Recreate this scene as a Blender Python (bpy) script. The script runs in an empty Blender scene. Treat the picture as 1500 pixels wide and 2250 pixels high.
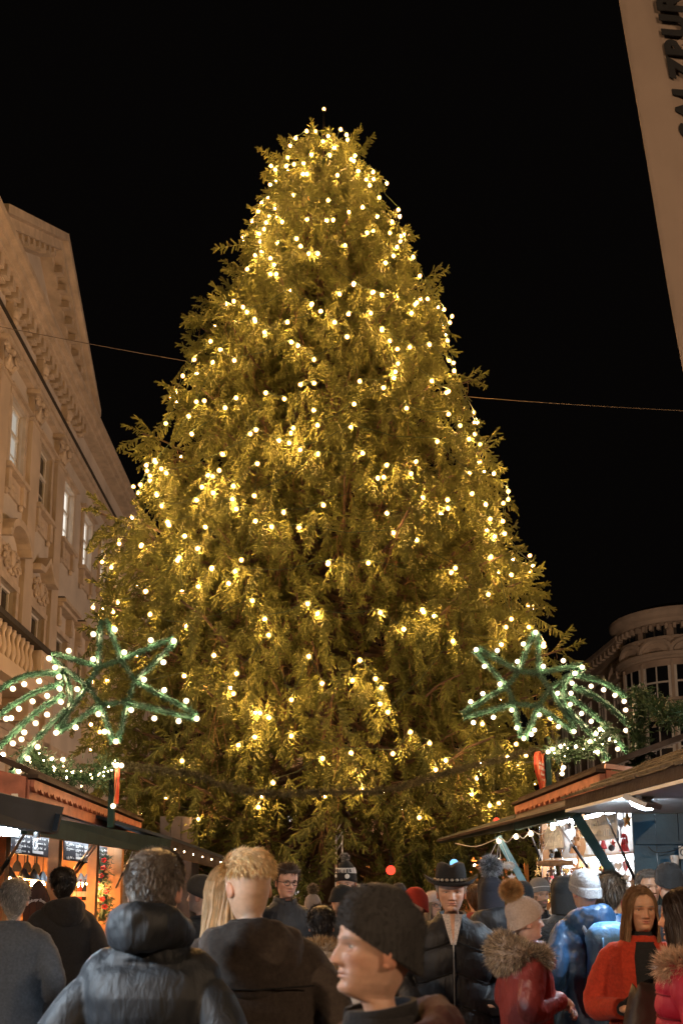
import bpy, bmesh, math, random
import numpy as np
from mathutils import Vector, Matrix, Euler
R = math.radians
random.seed(7); rng = np.random.default_rng(7)
sc = bpy.context.scene
C = sc.collection

# ---------------------------------------------------------------- camera
FPX, PY0, CZ = 1900.0, 1649.5, 1.65
TH = math.atan((1940 - PY0) / FPX); CT, ST = math.cos(TH), math.sin(TH)
cam = bpy.data.objects.new('camera', bpy.data.cameras.new('camera')); C.objects.link(cam); sc.camera = cam
cd = cam.data; cd.sensor_fit = 'VERTICAL'; cd.sensor_height = 36; cd.sensor_width = 24
cd.lens = FPX * 36 / 2250; cd.shift_y = (PY0 - 1125) / 2250; cd.clip_start = .05; cd.clip_end = 500
cam.location = (0, 0, CZ); cam.rotation_euler = (R(90) + TH, 0, 0)
cd.dof.use_dof = True; cd.dof.focus_distance = 11.0; cd.dof.aperture_fstop = 4.2

# ---------------------------------------------------------------- night sky
w = bpy.data.worlds.new('World'); sc.world = w; w.use_nodes = True
w.node_tree.nodes['Background'].inputs[0].default_value = (.75, .6, .55, 1)
w.node_tree.nodes['Background'].inputs[1].default_value = .0022
sc.view_settings.view_transform = 'Standard'; sc.view_settings.look = 'None'
sc.view_settings.exposure = 0.0; sc.view_settings.gamma = 1
cy = sc.cycles
cy.use_denoising = True; cy.use_light_tree = True; cy.max_bounces = 5; cy.sample_clamp_direct = 0; cy.diffuse_bounces = 3; cy.glossy_bounces = 2
cy.transmission_bounces = 2; cy.sample_clamp_indirect = 3; cy.caustics_reflective = False; cy.caustics_refractive = False

# ---------------------------------------------------------------- pixel helpers (photo pixel = a direction only)
CAMP = Vector((0, 0, CZ))
def ray(px, py):
    u = (px - 750) / FPX; v = (PY0 - py) / FPX
    return Vector((u, CT - v * ST, ST + v * CT))
def at(px, py, Y):
    d = ray(px, py); return CAMP + d * (Y / d.y)
def onp(px, py, X0, sl):                     # on the upright plane X = X0 + sl*Y
    d = ray(px, py); return CAMP + d * (X0 / (d.x - sl * d.y))

# ---------------------------------------------------------------- materials
MATS = {}
def mat(name, col, rough=.7, metal=0, var=.25, nscale=8, bump=.0, bscale=60, attr=None, sheen=0, sss=0, trans=0, coords='Object', wave=None, spec=.5, detail=4, stretch=None):
    if name in MATS: return MATS[name]
    m = bpy.data.materials.new(name); m.use_nodes = True; MATS[name] = m
    nt = m.node_tree; b = nt.nodes['Principled BSDF']; L = nt.links.new
    tc = nt.nodes.new('ShaderNodeTexCoord')
    n = nt.nodes.new('ShaderNodeTexNoise'); n.inputs['Scale'].default_value = nscale; n.inputs['Detail'].default_value = detail
    L(tc.outputs[coords], n.inputs['Vector'])
    mx = nt.nodes.new('ShaderNodeMix'); mx.data_type = 'RGBA'; mx.blend_type = 'MULTIPLY'; mx.inputs[0].default_value = 1
    rp = nt.nodes.new('ShaderNodeMapRange'); rp.inputs[1].default_value = .3; rp.inputs[2].default_value = .7
    rp.inputs[3].default_value = 1 - var; rp.inputs[4].default_value = 1 + var
    L(n.outputs['Fac'], rp.inputs[0])
    if attr:
        a = nt.nodes.new('ShaderNodeAttribute'); a.attribute_name = attr; L(a.outputs['Color'], mx.inputs[6])
    else: mx.inputs[6].default_value = (*col, 1)
    L(rp.outputs[0], mx.inputs[7]); L(mx.outputs[2], b.inputs['Base Color'])
    b.inputs['Roughness'].default_value = rough; b.inputs['Metallic'].default_value = metal
    b.inputs['Specular IOR Level'].default_value = spec
    if sheen: b.inputs['Sheen Weight'].default_value = sheen; b.inputs['Sheen Roughness'].default_value = .5
    if sss:
        b.inputs['Subsurface Weight'].default_value = sss; b.inputs['Subsurface Radius'].default_value = (1, .35, .2); b.inputs['Subsurface Scale'].default_value = .008
    if bump:
        n2 = nt.nodes.new('ShaderNodeTexNoise'); n2.inputs['Scale'].default_value = bscale; n2.inputs['Detail'].default_value = 5
        if wave: n2.inputs['Distortion'].default_value = wave
        if stretch:
            mp = nt.nodes.new('ShaderNodeMapping'); mp.inputs['Scale'].default_value = stretch; L(tc.outputs[coords], mp.inputs[0]); L(mp.outputs[0], n2.inputs['Vector'])
        else: L(tc.outputs[coords], n2.inputs['Vector'])
        bp = nt.nodes.new('ShaderNodeBump'); bp.inputs['Strength'].default_value = min(1, bump); bp.inputs['Distance'].default_value = .02 if bscale < 40 else .005
        L(n2.outputs['Fac'], bp.inputs['Height']); L(bp.outputs[0], b.inputs['Normal'])
    if trans:
        t = nt.nodes.new('ShaderNodeBsdfTranslucent'); ms = nt.nodes.new('ShaderNodeMixShader'); ms.inputs[0].default_value = trans
        L(mx.outputs[2], t.inputs[0]); L(b.outputs[0], ms.inputs[1]); L(t.outputs[0], ms.inputs[2])
        L(ms.outputs[0], nt.nodes['Material Output'].inputs[0])
    return m
def emis(name, col, strength):
    if name in MATS: return MATS[name]
    m = bpy.data.materials.new(name); m.use_nodes = True; MATS[name] = m
    nt = m.node_tree; nt.nodes.remove(nt.nodes['Principled BSDF'])
    e = nt.nodes.new('ShaderNodeEmission'); e.inputs[0].default_value = (*col, 1); e.inputs[1].default_value = strength
    nt.links.new(e.outputs[0], nt.nodes['Material Output'].inputs[0]); return m

# ---------------------------------------------------------------- mesh builder
class MB:
    def __init__(s): s.v = []; s.f = []; s.n = 0; s.c = []
    def add(s, v, f, col=None):
        v = np.asarray(v, float).reshape(-1, 3); b = s.n
        s.v.append(v); s.f.extend([tuple(int(i) + b for i in q) for q in f]); s.n += len(v)
        c = np.ones((len(v), 4)); 
        if col is not None: c[:, :3] = col
        s.c.append(c); return s
    def box(s, c, size, M=None, col=None):
        x, y, z = [q / 2 for q in size]
        v = [Vector(p) for p in ((-x,-y,-z),(x,-y,-z),(x,y,-z),(-x,y,-z),(-x,-y,z),(x,-y,z),(x,y,z),(-x,y,z))]
        if M is not None: v = [M @ p for p in v]
        v = [p + Vector(c) for p in v]
        return s.add(v, [(3,2,1,0),(4,5,6,7),(0,1,5,4),(1,2,6,5),(2,3,7,6),(3,0,4,7)], col)
    def slab(s, p, th):                                # four corners + thickness along the normal
        p = [Vector(q) for q in p]; n = (p[1]-p[0]).cross(p[3]-p[0]).normalized() * th
        v = p + [q + n for q in p]
        return s.add(v, [(3,2,1,0),(4,5,6,7),(0,1,5,4),(1,2,6,5),(2,3,7,6),(3,0,4,7)])
    def bar(s, a, b, wd, ht=None, up=(0,0,1)):
        a, b = Vector(a), Vector(b); d = (b - a); L = d.length; d.normalize()
        u = Vector(up); x = d.cross(u)
        if x.length < 1e-4: x = d.cross(Vector((1,0,0)))
        x.normalize(); u = x.cross(d)
        return s.box((a + b) / 2, (wd, L, ht or wd), Matrix((x, d, u)).transposed())
    def tube(s, pts, r, seg=8, cap=True, col=None):
        pts = [Vector(p) for p in pts]; n = len(pts)
        rr = r if hasattr(r, '__len__') else [r] * n
        vs = []; prev = None
        for i, p in enumerate(pts):
            d = (pts[min(i+1, n-1)] - pts[max(i-1, 0)]).normalized()
            if prev is None:
                x = d.orthogonal().normalized()
            else:
                x = prev - d * prev.dot(d)
                x = x.normalized() if x.length > 1e-6 else d.orthogonal().normalized()
            prev = x; y = d.cross(x)
            for k in range(seg):
                a = 2 * math.pi * k / seg; vs.append(p + (x * math.cos(a) + y * math.sin(a)) * rr[i])
        f = [(i*seg+k, i*seg+(k+1) % seg, (i+1)*seg+(k+1) % seg, (i+1)*seg+k) for i in range(n-1) for k in range(seg)]
        if cap: f += [tuple(range(seg-1, -1, -1)), tuple((n-1)*seg + k for k in range(seg))]
        return s.add(vs, f, col)
    def loft(s, rings, cap=True, col=None):
        rings = np.asarray(rings); m, n = rings.shape[:2]
        f = [(i*n+k, i*n+(k+1) % n, (i+1)*n+(k+1) % n, (i+1)*n+k) for i in range(m-1) for k in range(n)]
        if cap: f += [tuple(range(n-1, -1, -1)), tuple((m-1)*n + k for k in range(n))]
        return s.add(rings.reshape(-1, 3), f, col)
    def lathe(s, prof, c=(0,0,0), seg=16, M=None, col=None):
        c = Vector(c); rings = []
        for r, z in prof:
            ring = []
            for k in range(seg):
                a = 2*math.pi*k/seg; p = Vector((r*math.cos(a), r*math.sin(a), z))
                if M is not None: p = M @ p
                ring.append(p + c)
            rings.append([tuple(q) for q in ring])
        return s.loft(rings, True, col)
    def ell(s, c, r, seg=12, M=None, col=None):
        n = seg // 2 + 1; prof = [(max(1e-4, math.sin(math.pi*i/(n-1))), -math.cos(math.pi*i/(n-1))) for i in range(n)]
        S = Matrix.Diagonal(Vector(r if hasattr(r, '__len__') else (r, r, r)))
        return s.lathe(prof, c, seg, (M @ S) if M is not None else S, col)
    def prism(s, poly, T, depth):                      # outline (x,y) -> T(x,y,0..depth)
        n = len(poly); v = [T(x, y, 0) for x, y in poly] + [T(x, y, depth) for x, y in poly]
        return s.add(v, [tuple(range(n-1, -1, -1)), tuple(range(n, 2*n))] + [(k, (k+1) % n, n+(k+1) % n, n+k) for k in range(n)])
    def ribbons(s, P, D1, D2, wd, col=None):
        P, D1, D2 = map(np.asarray, (P, D1, D2)); n = len(P)
        r = rng.normal(size=(n, 3)); sd = np.cross(D1, r); sd /= np.linalg.norm(sd, axis=1, keepdims=True) + 1e-9
        wv = np.asarray(wd).reshape(-1, 1) * sd / 2
        M1 = P + D1; v = np.stack([P - wv, P + wv, M1 + wv*.8, M1 - wv*.8, M1 + D2], 1).reshape(-1, 3)
        b = np.arange(n) * 5
        f = [q for i in b.tolist() for q in ((i, i+1, i+2, i+3), (i+3, i+2, i+4))]
        if col is not None and np.ndim(col) == 2: col = np.repeat(col, 5, 0)
        return s.add(v, f, col)
    def mesh(s, name, smooth=False, cols=False):
        me = bpy.data.meshes.new(name); v = np.concatenate(s.v) if s.v else np.zeros((0, 3))
        me.from_pydata(v.tolist(), [], s.f)
        if cols:
            a = me.color_attributes.new('Col', 'FLOAT_COLOR', 'POINT'); a.data.foreach_set('color', np.concatenate(s.c).astype(np.float32).ravel())
        if smooth: me.polygons.foreach_set('use_smooth', [True] * len(me.polygons))
        me.update(); return me
    def build(s, name, m, parent=None, smooth=False, cols=False):
        me = s.mesh(name, smooth, cols); return obj(name, me, m, parent)
def obj(name, me, m, parent=None):
    o = bpy.data.objects.new(name, me); C.objects.link(o)
    if me is not None and m is not None and len(me.materials) == 0: me.materials.append(m)
    if parent is not None: o.parent = parent
    return o
def tag(o, label, cat, group=None, kind=None):
    o['label'] = label; o['category'] = cat
    if group: o['group'] = group
    if kind: o['kind'] = kind
    return o
def thing(name, label, cat, loc=(0,0,0), rz=0, group=None):
    o = bpy.data.objects.new(name, None); o.empty_display_size = .1; C.objects.link(o); o.location = loc; o.rotation_euler = (0, 0, rz)
    return tag(o, label, cat, group)
def struct(name, mb, m, parent=None):
    o = mb.build(name, m, parent); o['kind'] = 'structure'; return o
def hang(o, parent):                                   # parent keeping world placement (parent has no rotation/scale)
    o.parent = parent; o.location = Vector(o.location) - Vector(parent.location); return o
def text_mesh(body, size, depth=.002, offset=0, shear=0, align='LEFT', space=1.0):
    cu = bpy.data.curves.new('lettering', 'FONT'); cu.body = body; cu.size = size; cu.extrude = depth; cu.offset = offset; cu.shear = shear; cu.space_character = space
    cu.align_x = align; cu.align_y = 'CENTER'
    t = bpy.data.objects.new('lettering', cu); me = bpy.data.meshes.new_from_object(t)
    bpy.data.objects.remove(t); bpy.data.curves.remove(cu); return me
def catmull(pts, n=8):
    pts = [Vector(p) for p in pts]; P = [pts[0]*2 - pts[1]] + pts + [pts[-1]*2 - pts[-2]]; out = []
    for i in range(1, len(P)-2):
        for k in range(n):
            t = k / n; a, b, c, d = P[i-1], P[i], P[i+1], P[i+2]
            out.append(.5*((2*b) + (c-a)*t + (2*a-5*b+4*c-d)*t*t + (-a+3*b-3*c+d)*t**3))
    out.append(pts[-1]); return out
def path_sample(pts, n):
    P = np.array([tuple(p) for p in pts]); seg = np.linalg.norm(np.diff(P, axis=0), axis=1); cum = np.concatenate([[0], np.cumsum(seg)])
    t = rng.random(n) * cum[-1]; i = np.clip(np.searchsorted(cum, t) - 1, 0, len(seg)-1)
    k = ((t - cum[i]) / seg[i])[:, None]; d = (P[i+1] - P[i]) / seg[i][:, None]
    return P[i] + (P[i+1] - P[i]) * k, d, cum[-1]
def plen(pts): return sum((Vector(b) - Vector(a)).length for a, b in zip(pts, pts[1:]))
def nrm(a): return a / (np.linalg.norm(a, axis=1, keepdims=True) + 1e-9)
def tinsel(mb, pts, r, per_m=1500, wd=.006, ln=.05):    # bristly garland round a path
    L = plen(pts); P, d, _ = path_sample(pts, int(per_m * L))
    x = nrm(np.cross(d, rng.normal(size=P.shape))); P = P + x * r * .6 * rng.random((len(P), 1))
    D = nrm(x + d * rng.normal(size=(len(P), 1)) * .5) * (ln * (.6 + .8*rng.random((len(P), 1))))
    mb.ribbons(P, D * .6, D * .4, wd)
    mb.tube(pts, r * .75, 6)
def conifer(mb, pts, r, per_m=260, col=None):           # fir garland: many small twigs with needles
    L = plen(pts); P, d, _ = path_sample(pts, int(per_m * L)); n = len(P)
    x = nrm(np.cross(d, rng.normal(size=P.shape))); D = nrm(x + d * rng.normal(size=(n, 1)) * .6)
    ln = r * (.6 + .8 * rng.random((n, 1)))
    for k in range(7):
        t = rng.random((n, 1)); Q = P + D * ln * t
        e = nrm(D * .8 + rng.normal(size=(n, 3)) * .6) * .045 * (.6 + .7*rng.random((n, 1)))
        mb.ribbons(Q, e * .6, e * .4, .011)
    mb.tube(pts, r * .3, 5)

# common materials
M_GREEN = mat('tinsel_green', (.028, .085, .05), .45, var=.5, nscale=30)
M_FIR = mat('fir_green', (.035, .075, .03), .55, var=.5, nscale=12, trans=.15)
M_WOODRED = mat('red_stained_wood', (.36, .12, .07), .6, var=.3, nscale=10, bump=.3, bscale=50)
M_DKGREEN = mat('dark_green_paint', (.014, .034, .034), .85, spec=.15, var=.25, nscale=5, bump=.15, bscale=40)
M_DARK = mat('dark_metal', (.02, .022, .025), .4, .6)
M_STEEL = mat('brushed_steel', (.55, .55, .56), .3, .95, var=.12)
M_WHITEP = mat('white_paint', (.75, .73, .7), .5, var=.08)
M_CABLE = mat('green_cable', (.03, .05, .02), .6)
M_BULB = emis('warm_bulb', (1, .5, .155), 1850)
M_STARBULB = emis('star_bulb', (1, .7, .4), 330)
M_LED = emis('led_warm', (1, .72, .4), 40)
M_FLOOD = emis('flood_white', (.72, .87, 1), 420)

def ico(r, sub=2):
    bm = bmesh.new(); bmesh.ops.create_icosphere(bm, subdivisions=sub, radius=r); me = bpy.data.meshes.new('bulb'); bm.to_mesh(me); bm.free()
    me.polygons.foreach_set('use_smooth', [True]*len(me.polygons)); return me
def halo_mat(name, col, st):                            # see-through emissive shell added round the bulb core as its halo glow
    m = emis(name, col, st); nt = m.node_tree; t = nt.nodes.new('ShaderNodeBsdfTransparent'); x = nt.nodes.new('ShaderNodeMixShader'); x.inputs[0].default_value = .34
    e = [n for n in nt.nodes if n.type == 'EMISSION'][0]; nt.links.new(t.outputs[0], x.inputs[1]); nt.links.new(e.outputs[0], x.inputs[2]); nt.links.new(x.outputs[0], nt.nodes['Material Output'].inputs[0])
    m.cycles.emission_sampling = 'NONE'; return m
def bulb_mesh(rc, rg, mc, mg):
    bm = bmesh.new(); bmesh.ops.create_icosphere(bm, subdivisions=2, radius=rc); n = len(bm.faces); bmesh.ops.create_icosphere(bm, subdivisions=2, radius=rg)
    for i, f in enumerate(bm.faces): f.material_index = 0 if f.calc_center_median().length < (rc+rg)/2 else 1; f.smooth = True
    me = bpy.data.meshes.new('bulb'); bm.to_mesh(me); bm.free(); me.materials.append(mc); me.materials.append(mg); return me
ME_BULB = bulb_mesh(.0145, .038, M_BULB, halo_mat('warm_halo_shell', (1, .5, .12), 2.4))
ME_SBULB = bulb_mesh(.0155, .029, M_STARBULB, halo_mat('star_globe_glass', (1, .74, .42), 2.6))
ME_LED = ico(.007, 1); ME_LED.materials.append(M_LED)

# ================================================================ ground
g = MB().slab([(-120, -40, 0), (120, -40, 0), (120, 160, 0), (-120, 160, 0)], .002)
gm = mat('wet_cobbles', (.07, .062, .055), .35, var=.4, nscale=3, bump=.6, bscale=9)
struct('ground', g, gm)
# setts close to the camera, laid as real stones
def cobbles():
    root = None; me = None
    mbs = MB()
    for i in range(-14, 15):
        for j in range(0, 26):
            x = i * .16 + (.08 if j % 2 else 0); y = 1.2 + j * .16; h = .012 + .006 * random.random()
            mbs.box((x, y, h/2 + .003), (.145, .145, h))
    o = mbs.build('cobblestones', mat('cobble_stone', (.09, .082, .075), .45, var=.4, nscale=6, bump=.3))
    o['kind'] = 'stuff'; tag(o, 'grey square cobblestones under the crowd in the foreground', 'cobbles', kind='stuff')
cobbles()

# ================================================================ left palace
STUCCO = mat('ochre_stucco', (.56, .47, .38), .9, var=.14, nscale=.9, bump=.25, bscale=30)
PLASTER = mat('pale_plaster', (.58, .53, .48), .9, var=.12, nscale=1.2, bump=.2, bscale=30)
TRIM = mat('sandstone_trim', (.55, .46, .37), .85, var=.18, nscale=3, bump=.3, bscale=25)
LEADROOF = mat('lead_capping', (.05, .045, .04), .6)
FRAMEW = mat('white_window_frame', (.7, .68, .64), .5, var=.06)
GLASSD = mat('dark_window_glass', (.012, .014, .018), .08, var=.1, spec=.8)
LITPANE = emis('lit_window_pane', (1, .92, .8), 1.1)
LITPANE2 = emis('dim_lit_pane', (1, .88, .72), .45)
SL = -.0347
palace = thing('palace', 'long baroque palace front with pediment and pilasters left of the tree', 'building', (-8.7, 20, 0))
def PP(s, z, n): return Vector((-8 + SL*s + n, s, z))
def pb(mb, s0, s1, z0, z1, n0, n1):               # box in facade coordinates
    mb.slab([PP(s0, z0, n0), PP(s1, z0, n0), PP(s1, z1, n0), PP(s0, z1, n0)], n1 - n0)
def pbuild(mb, name, m, parent=None, smooth=False):
    o = mb.build(name, m, None, smooth); o.parent = parent or palace
    base = palace.location
    o.data.transform(Matrix.Translation(-base)); return o
def wall_open(mb, s0, s1, z0, z1, ops, n0=-.45, n1=0):
    ss = sorted({s0, s1, *[q for o in ops for q in o[:2] if s0 < q < s1]}); zz = sorted({z0, z1, *[q for o in ops for q in o[2:] if z0 < q < z1]})
    for a, b in zip(ss, ss[1:]):
        run = None
        for c, d in zip(zz, zz[1:]):
            m = ((a+b)/2, (c+d)/2)
            if any(o[0] < m[0] < o[1] and o[2] < m[1] < o[3] for o in ops): continue
            pb(mb, a, b, c, d, n0, n1)
bays = [16.75, 19.2, 21.65, 24.1, 26.55, 29.0, 31.45, 33.9, 36.35, 38.8]
ops = []
for b in bays:
    ops.append((b-.55, b+.55, 12.45, 14.35)); ops.append((b-.6, b+.6, 6.5 if b < 25.5 else 7.6, 9.35)); ops.append((b-.6, b+.6, 1.2, 4.2))
W = MB(); wall_open(W, 12, 44, 0, 17, ops); pbuild(W, 'wall', PLASTER)
def window(b, hw, z0, z1, pane_m, cross=.62, n=-.18):
    f = MB(); t = .07
    for a, c in ((b-hw, b-hw+t), (b+hw-t, b+hw), (b-.035, b+.035)): pb(f, a, c, z0, z1, n, n+.07)
    zc = z0 + (z1-z0)*cross
    for a, c in ((z0, z0+t), (z1-t, z1), (zc-.05, zc+.05)): pb(f, b-hw, b+hw, a, c, n+.01, n+.09)
    for zz in (z0 + (zc-z0)*.5,): pb(f, b-hw, b+hw, zz-.015, zz+.015, n+.012, n+.06)
    o = pbuild(f, 'window', FRAMEW)
    p = MB(); pb(p, b-hw+t, b-.035, z0+t, z1-t, n-.02, n+.02); pb(p, b+.035, b+hw-t, z0+t, z1-t, n-.02, n+.02)
    q = pbuild(p, 'pane', pane_m, o); return o
def scroll(mb, s, z, n, r, flip=1, turns=1.4, w=.045):
    pts = []
    for i in range(16):
        t = i/15; a = turns*2*math.pi*t; rr = r*(1-.8*t); pts.append(PP(s + flip*rr*math.cos(a), z + rr*math.sin(a), n))
    mb.tube(pts, [w*(1-.3*i/15) for i in range(16)], 6)
for i, b in enumerate(bays):
    window(b, .55, 12.45, 14.35, LITPANE if b > 26 else (LITPANE2 if b < 23 else GLASSD))
    window(b, .6, 6.5 if b < 25.5 else 7.6, 9.35, GLASSD, .6)
    window(b, .6, 1.2, 4.2, GLASSD, .6)
    # surround, sill and apron of the upper window
    m = MB()
    for a, c in ((b-.72, b-.55), (b+.55, b+.72)): pb(m, a, c, 12.4, 14.5, .002, .09)
    pb(m, b-.72, b+.72, 14.352, 14.52, .003, .11); pb(m, b-.82, b+.82, 14.53, 14.6, .0, .2)
    pb(m, b-.8, b+.8, 12.28, 12.4, .0, .24); pb(m, b-.66, b+.66, 11.75, 12.27, .0, .07)
    for q in (-.58, .58):
        pb(m, b+q-.1, b+q+.1, 11.75, 12.27, .0, .17); m.ell(PP(b+q, 11.7, .07), (.07, .1, .12), 8)
    m.ell(PP(b, 12.0, .08), (.05, .2, .12), 8)
    pbuild(m, 'window_surround', TRIM)
    # surround and hood of the tall window below
    m = MB()
    for a, c in ((b-.78, b-.6), (b+.6, b+.78)): pb(m, a, c, 6.4, 9.5, .002, .09)
    pb(m, b-.78, b+.78, 9.352, 9.52, .003, .11)
    if b < 25.5:
        pb(m, b-.72, b+.72, 9.53, 10.35, .0, .08)
        for fl in (1, -1):
            scroll(m, b+fl*.4, 9.85, .14, .24, fl); scroll(m, b+fl*.28, 10.2, .12, .15, -fl, w=.035)
            for k in range(4): m.ell(PP(b+fl*(.1+.14*k), 9.68+.16*k, .12), (.06, .09, .07), 8)
        m.ell(PP(b, 10.05, .14), (.08, .15, .24), 10)
        if int(round((b - 16.75)/2.45)) % 2 == 0:   # segmental arch
            arc = [(-.86, 10.38), (-.74, 10.38)] + [(.74*math.sin(t)*-1, 10.38 + .5*math.cos(t)) for t in np.linspace(1.2, -1.2, 9)] + [(.74, 10.38), (.86, 10.38)]
            for (a0, c0), (a1, c1) in zip(arc, arc[1:]):
                m.slab([PP(b+a0, c0, .0), PP(b+a1, c1, .0), PP(b+a1, c1+.2, .0), PP(b+a0, c0+.2, .0)], .38)
        else:
            for (a0, c0), (a1, c1) in (((-.88, 10.36), (-.45, 10.4)), ((-.45, 10.4), (0, 10.85)), ((0, 10.85), (.45, 10.4)), ((.45, 10.4), (.88, 10.36))):
                m.slab([PP(b+a0, c0, .0), PP(b+a1, c1, .0), PP(b+a1, c1+.18, .0), PP(b+a0, c0+.18, .0)], .38)
    else:
        for q in (-.66, .66): pb(m, b+q-.1, b+q+.1, 9.53, 10.1, .0, .2); m.ell(PP(b+q, 9.62, .16), (.1, .09, .12), 8)
        pb(m, b-.86, b+.86, 10.11, 10.22, .0, .3); pb(m, b-.92, b+.92, 10.225, 10.34, .0, .42)
    pbuild(m, 'window_hood', TRIM)
    m = MB(); pb(m, b-.9, b+.9, 10.36 if b > 25.5 else 10.62, 10.4 if b > 25.5 else 10.64, .0, .36)
    if b > 25.5: pbuild(m, 'lead_flashing', LEADROOF)
# pilasters with carved capitals
for s in (17.95, 20.4, 22.88, 25.32):
    m = MB(); pb(m, s-.33, s+.33, 5.2, 14.45, .0, .16); pb(m, s-.4, s+.4, 14.46, 14.53, .0, .21)
    m.f = m.f; o = pbuild(m, 'pilaster', STUCCO)
    m = MB(); pb(m, s-.32, s+.32, 14.535, 15.2, .0, .17); pb(m, s-.5, s+.5, 15.2, 15.32, .0, .36)
    for fl in (1, -1):
        scroll(m, s+fl*.34, 15.02, .28, .15, fl, 1.3, .05); m.tube([PP(s+fl*.1, 14.6, .2), PP(s+fl*.2, 14.8, .28), PP(s+fl*.3, 14.86, .34)], [.07, .06, .03], 6)
        m.ell(PP(s+fl*.17, 14.72, .2), (.08, .08, .13), 8)
    m.ell(PP(s, 14.78, .22), (.09, .1, .2), 8); m.ell(PP(s, 15.12, .27), (.1, .12, .1), 8)
    pbuild(m, 'capital', TRIM, o)
# entablature
m = MB(); pb(m, 12, 44, 15.33, 15.55, .0, .2); pb(m, 12, 44, 15.56, 15.76, .0, .26); pbuild(m, 'architrave', TRIM)
m = MB(); pb(m, 12, 44, 15.765, 15.8, .0, .34); pbuild(m, 'string_course', LEADROOF)
m = MB(); pb(m, 12, 44, 15.81, 16.8, .0, .1); pbuild(m, 'frieze', PLASTER)
m = MB(); pb(m, 12, 44, 16.8, 16.92, .0, .5); pb(m, 12, 44, 16.925, 17.12, .0, .62); pb(m, 12, 44, 17.125, 17.3, .0, .76); pbuild(m, 'cornice', TRIM)
k = 12.3
while k < 27.3:
    m = MB(); pb(m, k-.11, k+.11, 16.5, 16.797, .1, .42); m.ell(PP(k, 16.52, .2), (.12, .1, .12), 8); pb(m, k-.14, k+.14, 16.44, 16.49, .1, .3)
    pbuild(m, 'modillion', TRIM); k += .42
for s in (17.95, 20.4, 22.88, 25.32):
    m = MB(); pb(m, s-.16, s+.16, 15.82, 16.42, .1, .3); m.ell(PP(s, 16.2, .32), (.1, .15, .2), 8); m.ell(PP(s, 15.95, .3), (.08, .12, .1), 8); pbuild(m, 'console', TRIM)
# pediment
A, T0, B = (18.4, 17.32), (23.05, 20.35), (27.55, 17.32)
def rake(mb, p, q, z0, z1, n0, n1): mb.slab([PP(p[0], p[1]+z0, n0), PP(q[0], q[1]+z0, n0), PP(q[0], q[1]+z1, n0), PP(p[0], p[1]+z1, n0)], n1-n0)
m = MB()
m.prism([A, (T0[0], T0[1]), B], lambda s, z, d: PP(s, z, -.4 + d), .3); pbuild(m, 'tympanum', PLASTER)
m = MB()
for p, q in ((A, T0), (T0, B)):
    rake(m, p, q, -.42, -.18, -.1, .25); rake(m, p, q, -.175, .12, -.1, .55); rake(m, p, q, .125, .36, -.1, .72)
pbuild(m, 'raking_cornice', TRIM)
for p, q in ((A, T0), (T0, B)):
    for i in range(1, 11):
        t = i/11; s = p[0]+(q[0]-p[0])*t; z = p[1]+(q[1]-p[1])*t
        m = MB(); pb(m, s-.1, s+.1, z-.4, z-.19, .25, .48); pbuild(m, 'modillion', TRIM)
m = MB(); cx, cz, ra, rb = 21.9, 18.3, .62, .5
m.tube([PP(cx+ra*math.cos(t), cz+rb*math.sin(t), -.06) for t in np.linspace(0, 2*math.pi, 25)], .06, 6)
o = pbuild(m, 'oval_window', FRAMEW)
m = MB(); m.prism([(cx+ra*math.cos(t), cz+rb*math.sin(t)) for t in np.linspace(0, 2*math.pi, 24, endpoint=False)], lambda s, z, d: PP(s, z, -.095+d), .03); pbuild(m, 'pane', GLASSD, o)
m = MB(); pb(m, cx-.025, cx+.025, cz-rb, cz+rb, -.06, -.03); pb(m, cx-ra, cx+ra, cz-.025, cz+.025, -.064, -.034); pbuild(m, 'glazing_bar', FRAMEW, o)
m = MB(); m.slab([PP(12, 17.31, -.45), PP(44, 17.31, -.45), PP(44, 19.0, -4), PP(12, 19.0, -4)], .1); pbuild(m, 'roof', LEADROOF)
# rusticated ground floor bands and balcony
m = MB()
for i in range(12):
    z = .3 + i*.42
    for a, b in zip([12] + [q+.75 for q in bays], [q-.75 for q in bays] + [44]): pb(m, a, b, z, z+.36, .001, .06)
pbuild(m, 'rusticated_stone', STUCCO)
m = MB(); pb(m, 12, 44, 5.25, 5.5, .0, .22); pb(m, 12, 44, 5.55, 5.75, .0, .16); pbuild(m, 'string_course', TRIM)
m = MB(); pb(m, 13, 20.9, 6.05, 6.4, .0, 1.5)
for s in (14, 16.2, 18.4, 20.5): pb(m, s-.15, s+.15, 5.5, 6.04, .22, 1.2)
bal = pbuild(m, 'balcony', STUCCO)
m = MB(); pb(m, 13, 21.0, 7.2, 7.33, 1.15, 1.55); pb(m, 20.65, 21.0, 7.2, 7.33, .05, 1.149); pbuild(m, 'handrail', LEADROOF, bal)
m = MB(); pb(m, 20.2, 20.95, 6.41, 7.19, 1.2, 1.5); pb(m, 20.3, 20.85, 6.55, 7.05, 1.501, 1.53); pbuild(m, 'pedestal', STUCCO, bal)
s = 13.2
bprof = [(.06, 0), (.09, .03), (.06, .1), (.1, .25), (.085, .38), (.05, .52), (.05, .6), (.085, .68), (.085, .78)]
me = MB().lathe(bprof, seg=10).mesh('baluster', True); me.materials.append(STUCCO)
while s < 20.1:
    o = obj('baluster', me, None, bal); o.location = PP(s, 6.41, 1.35) - palace.location; s += .3

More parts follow.
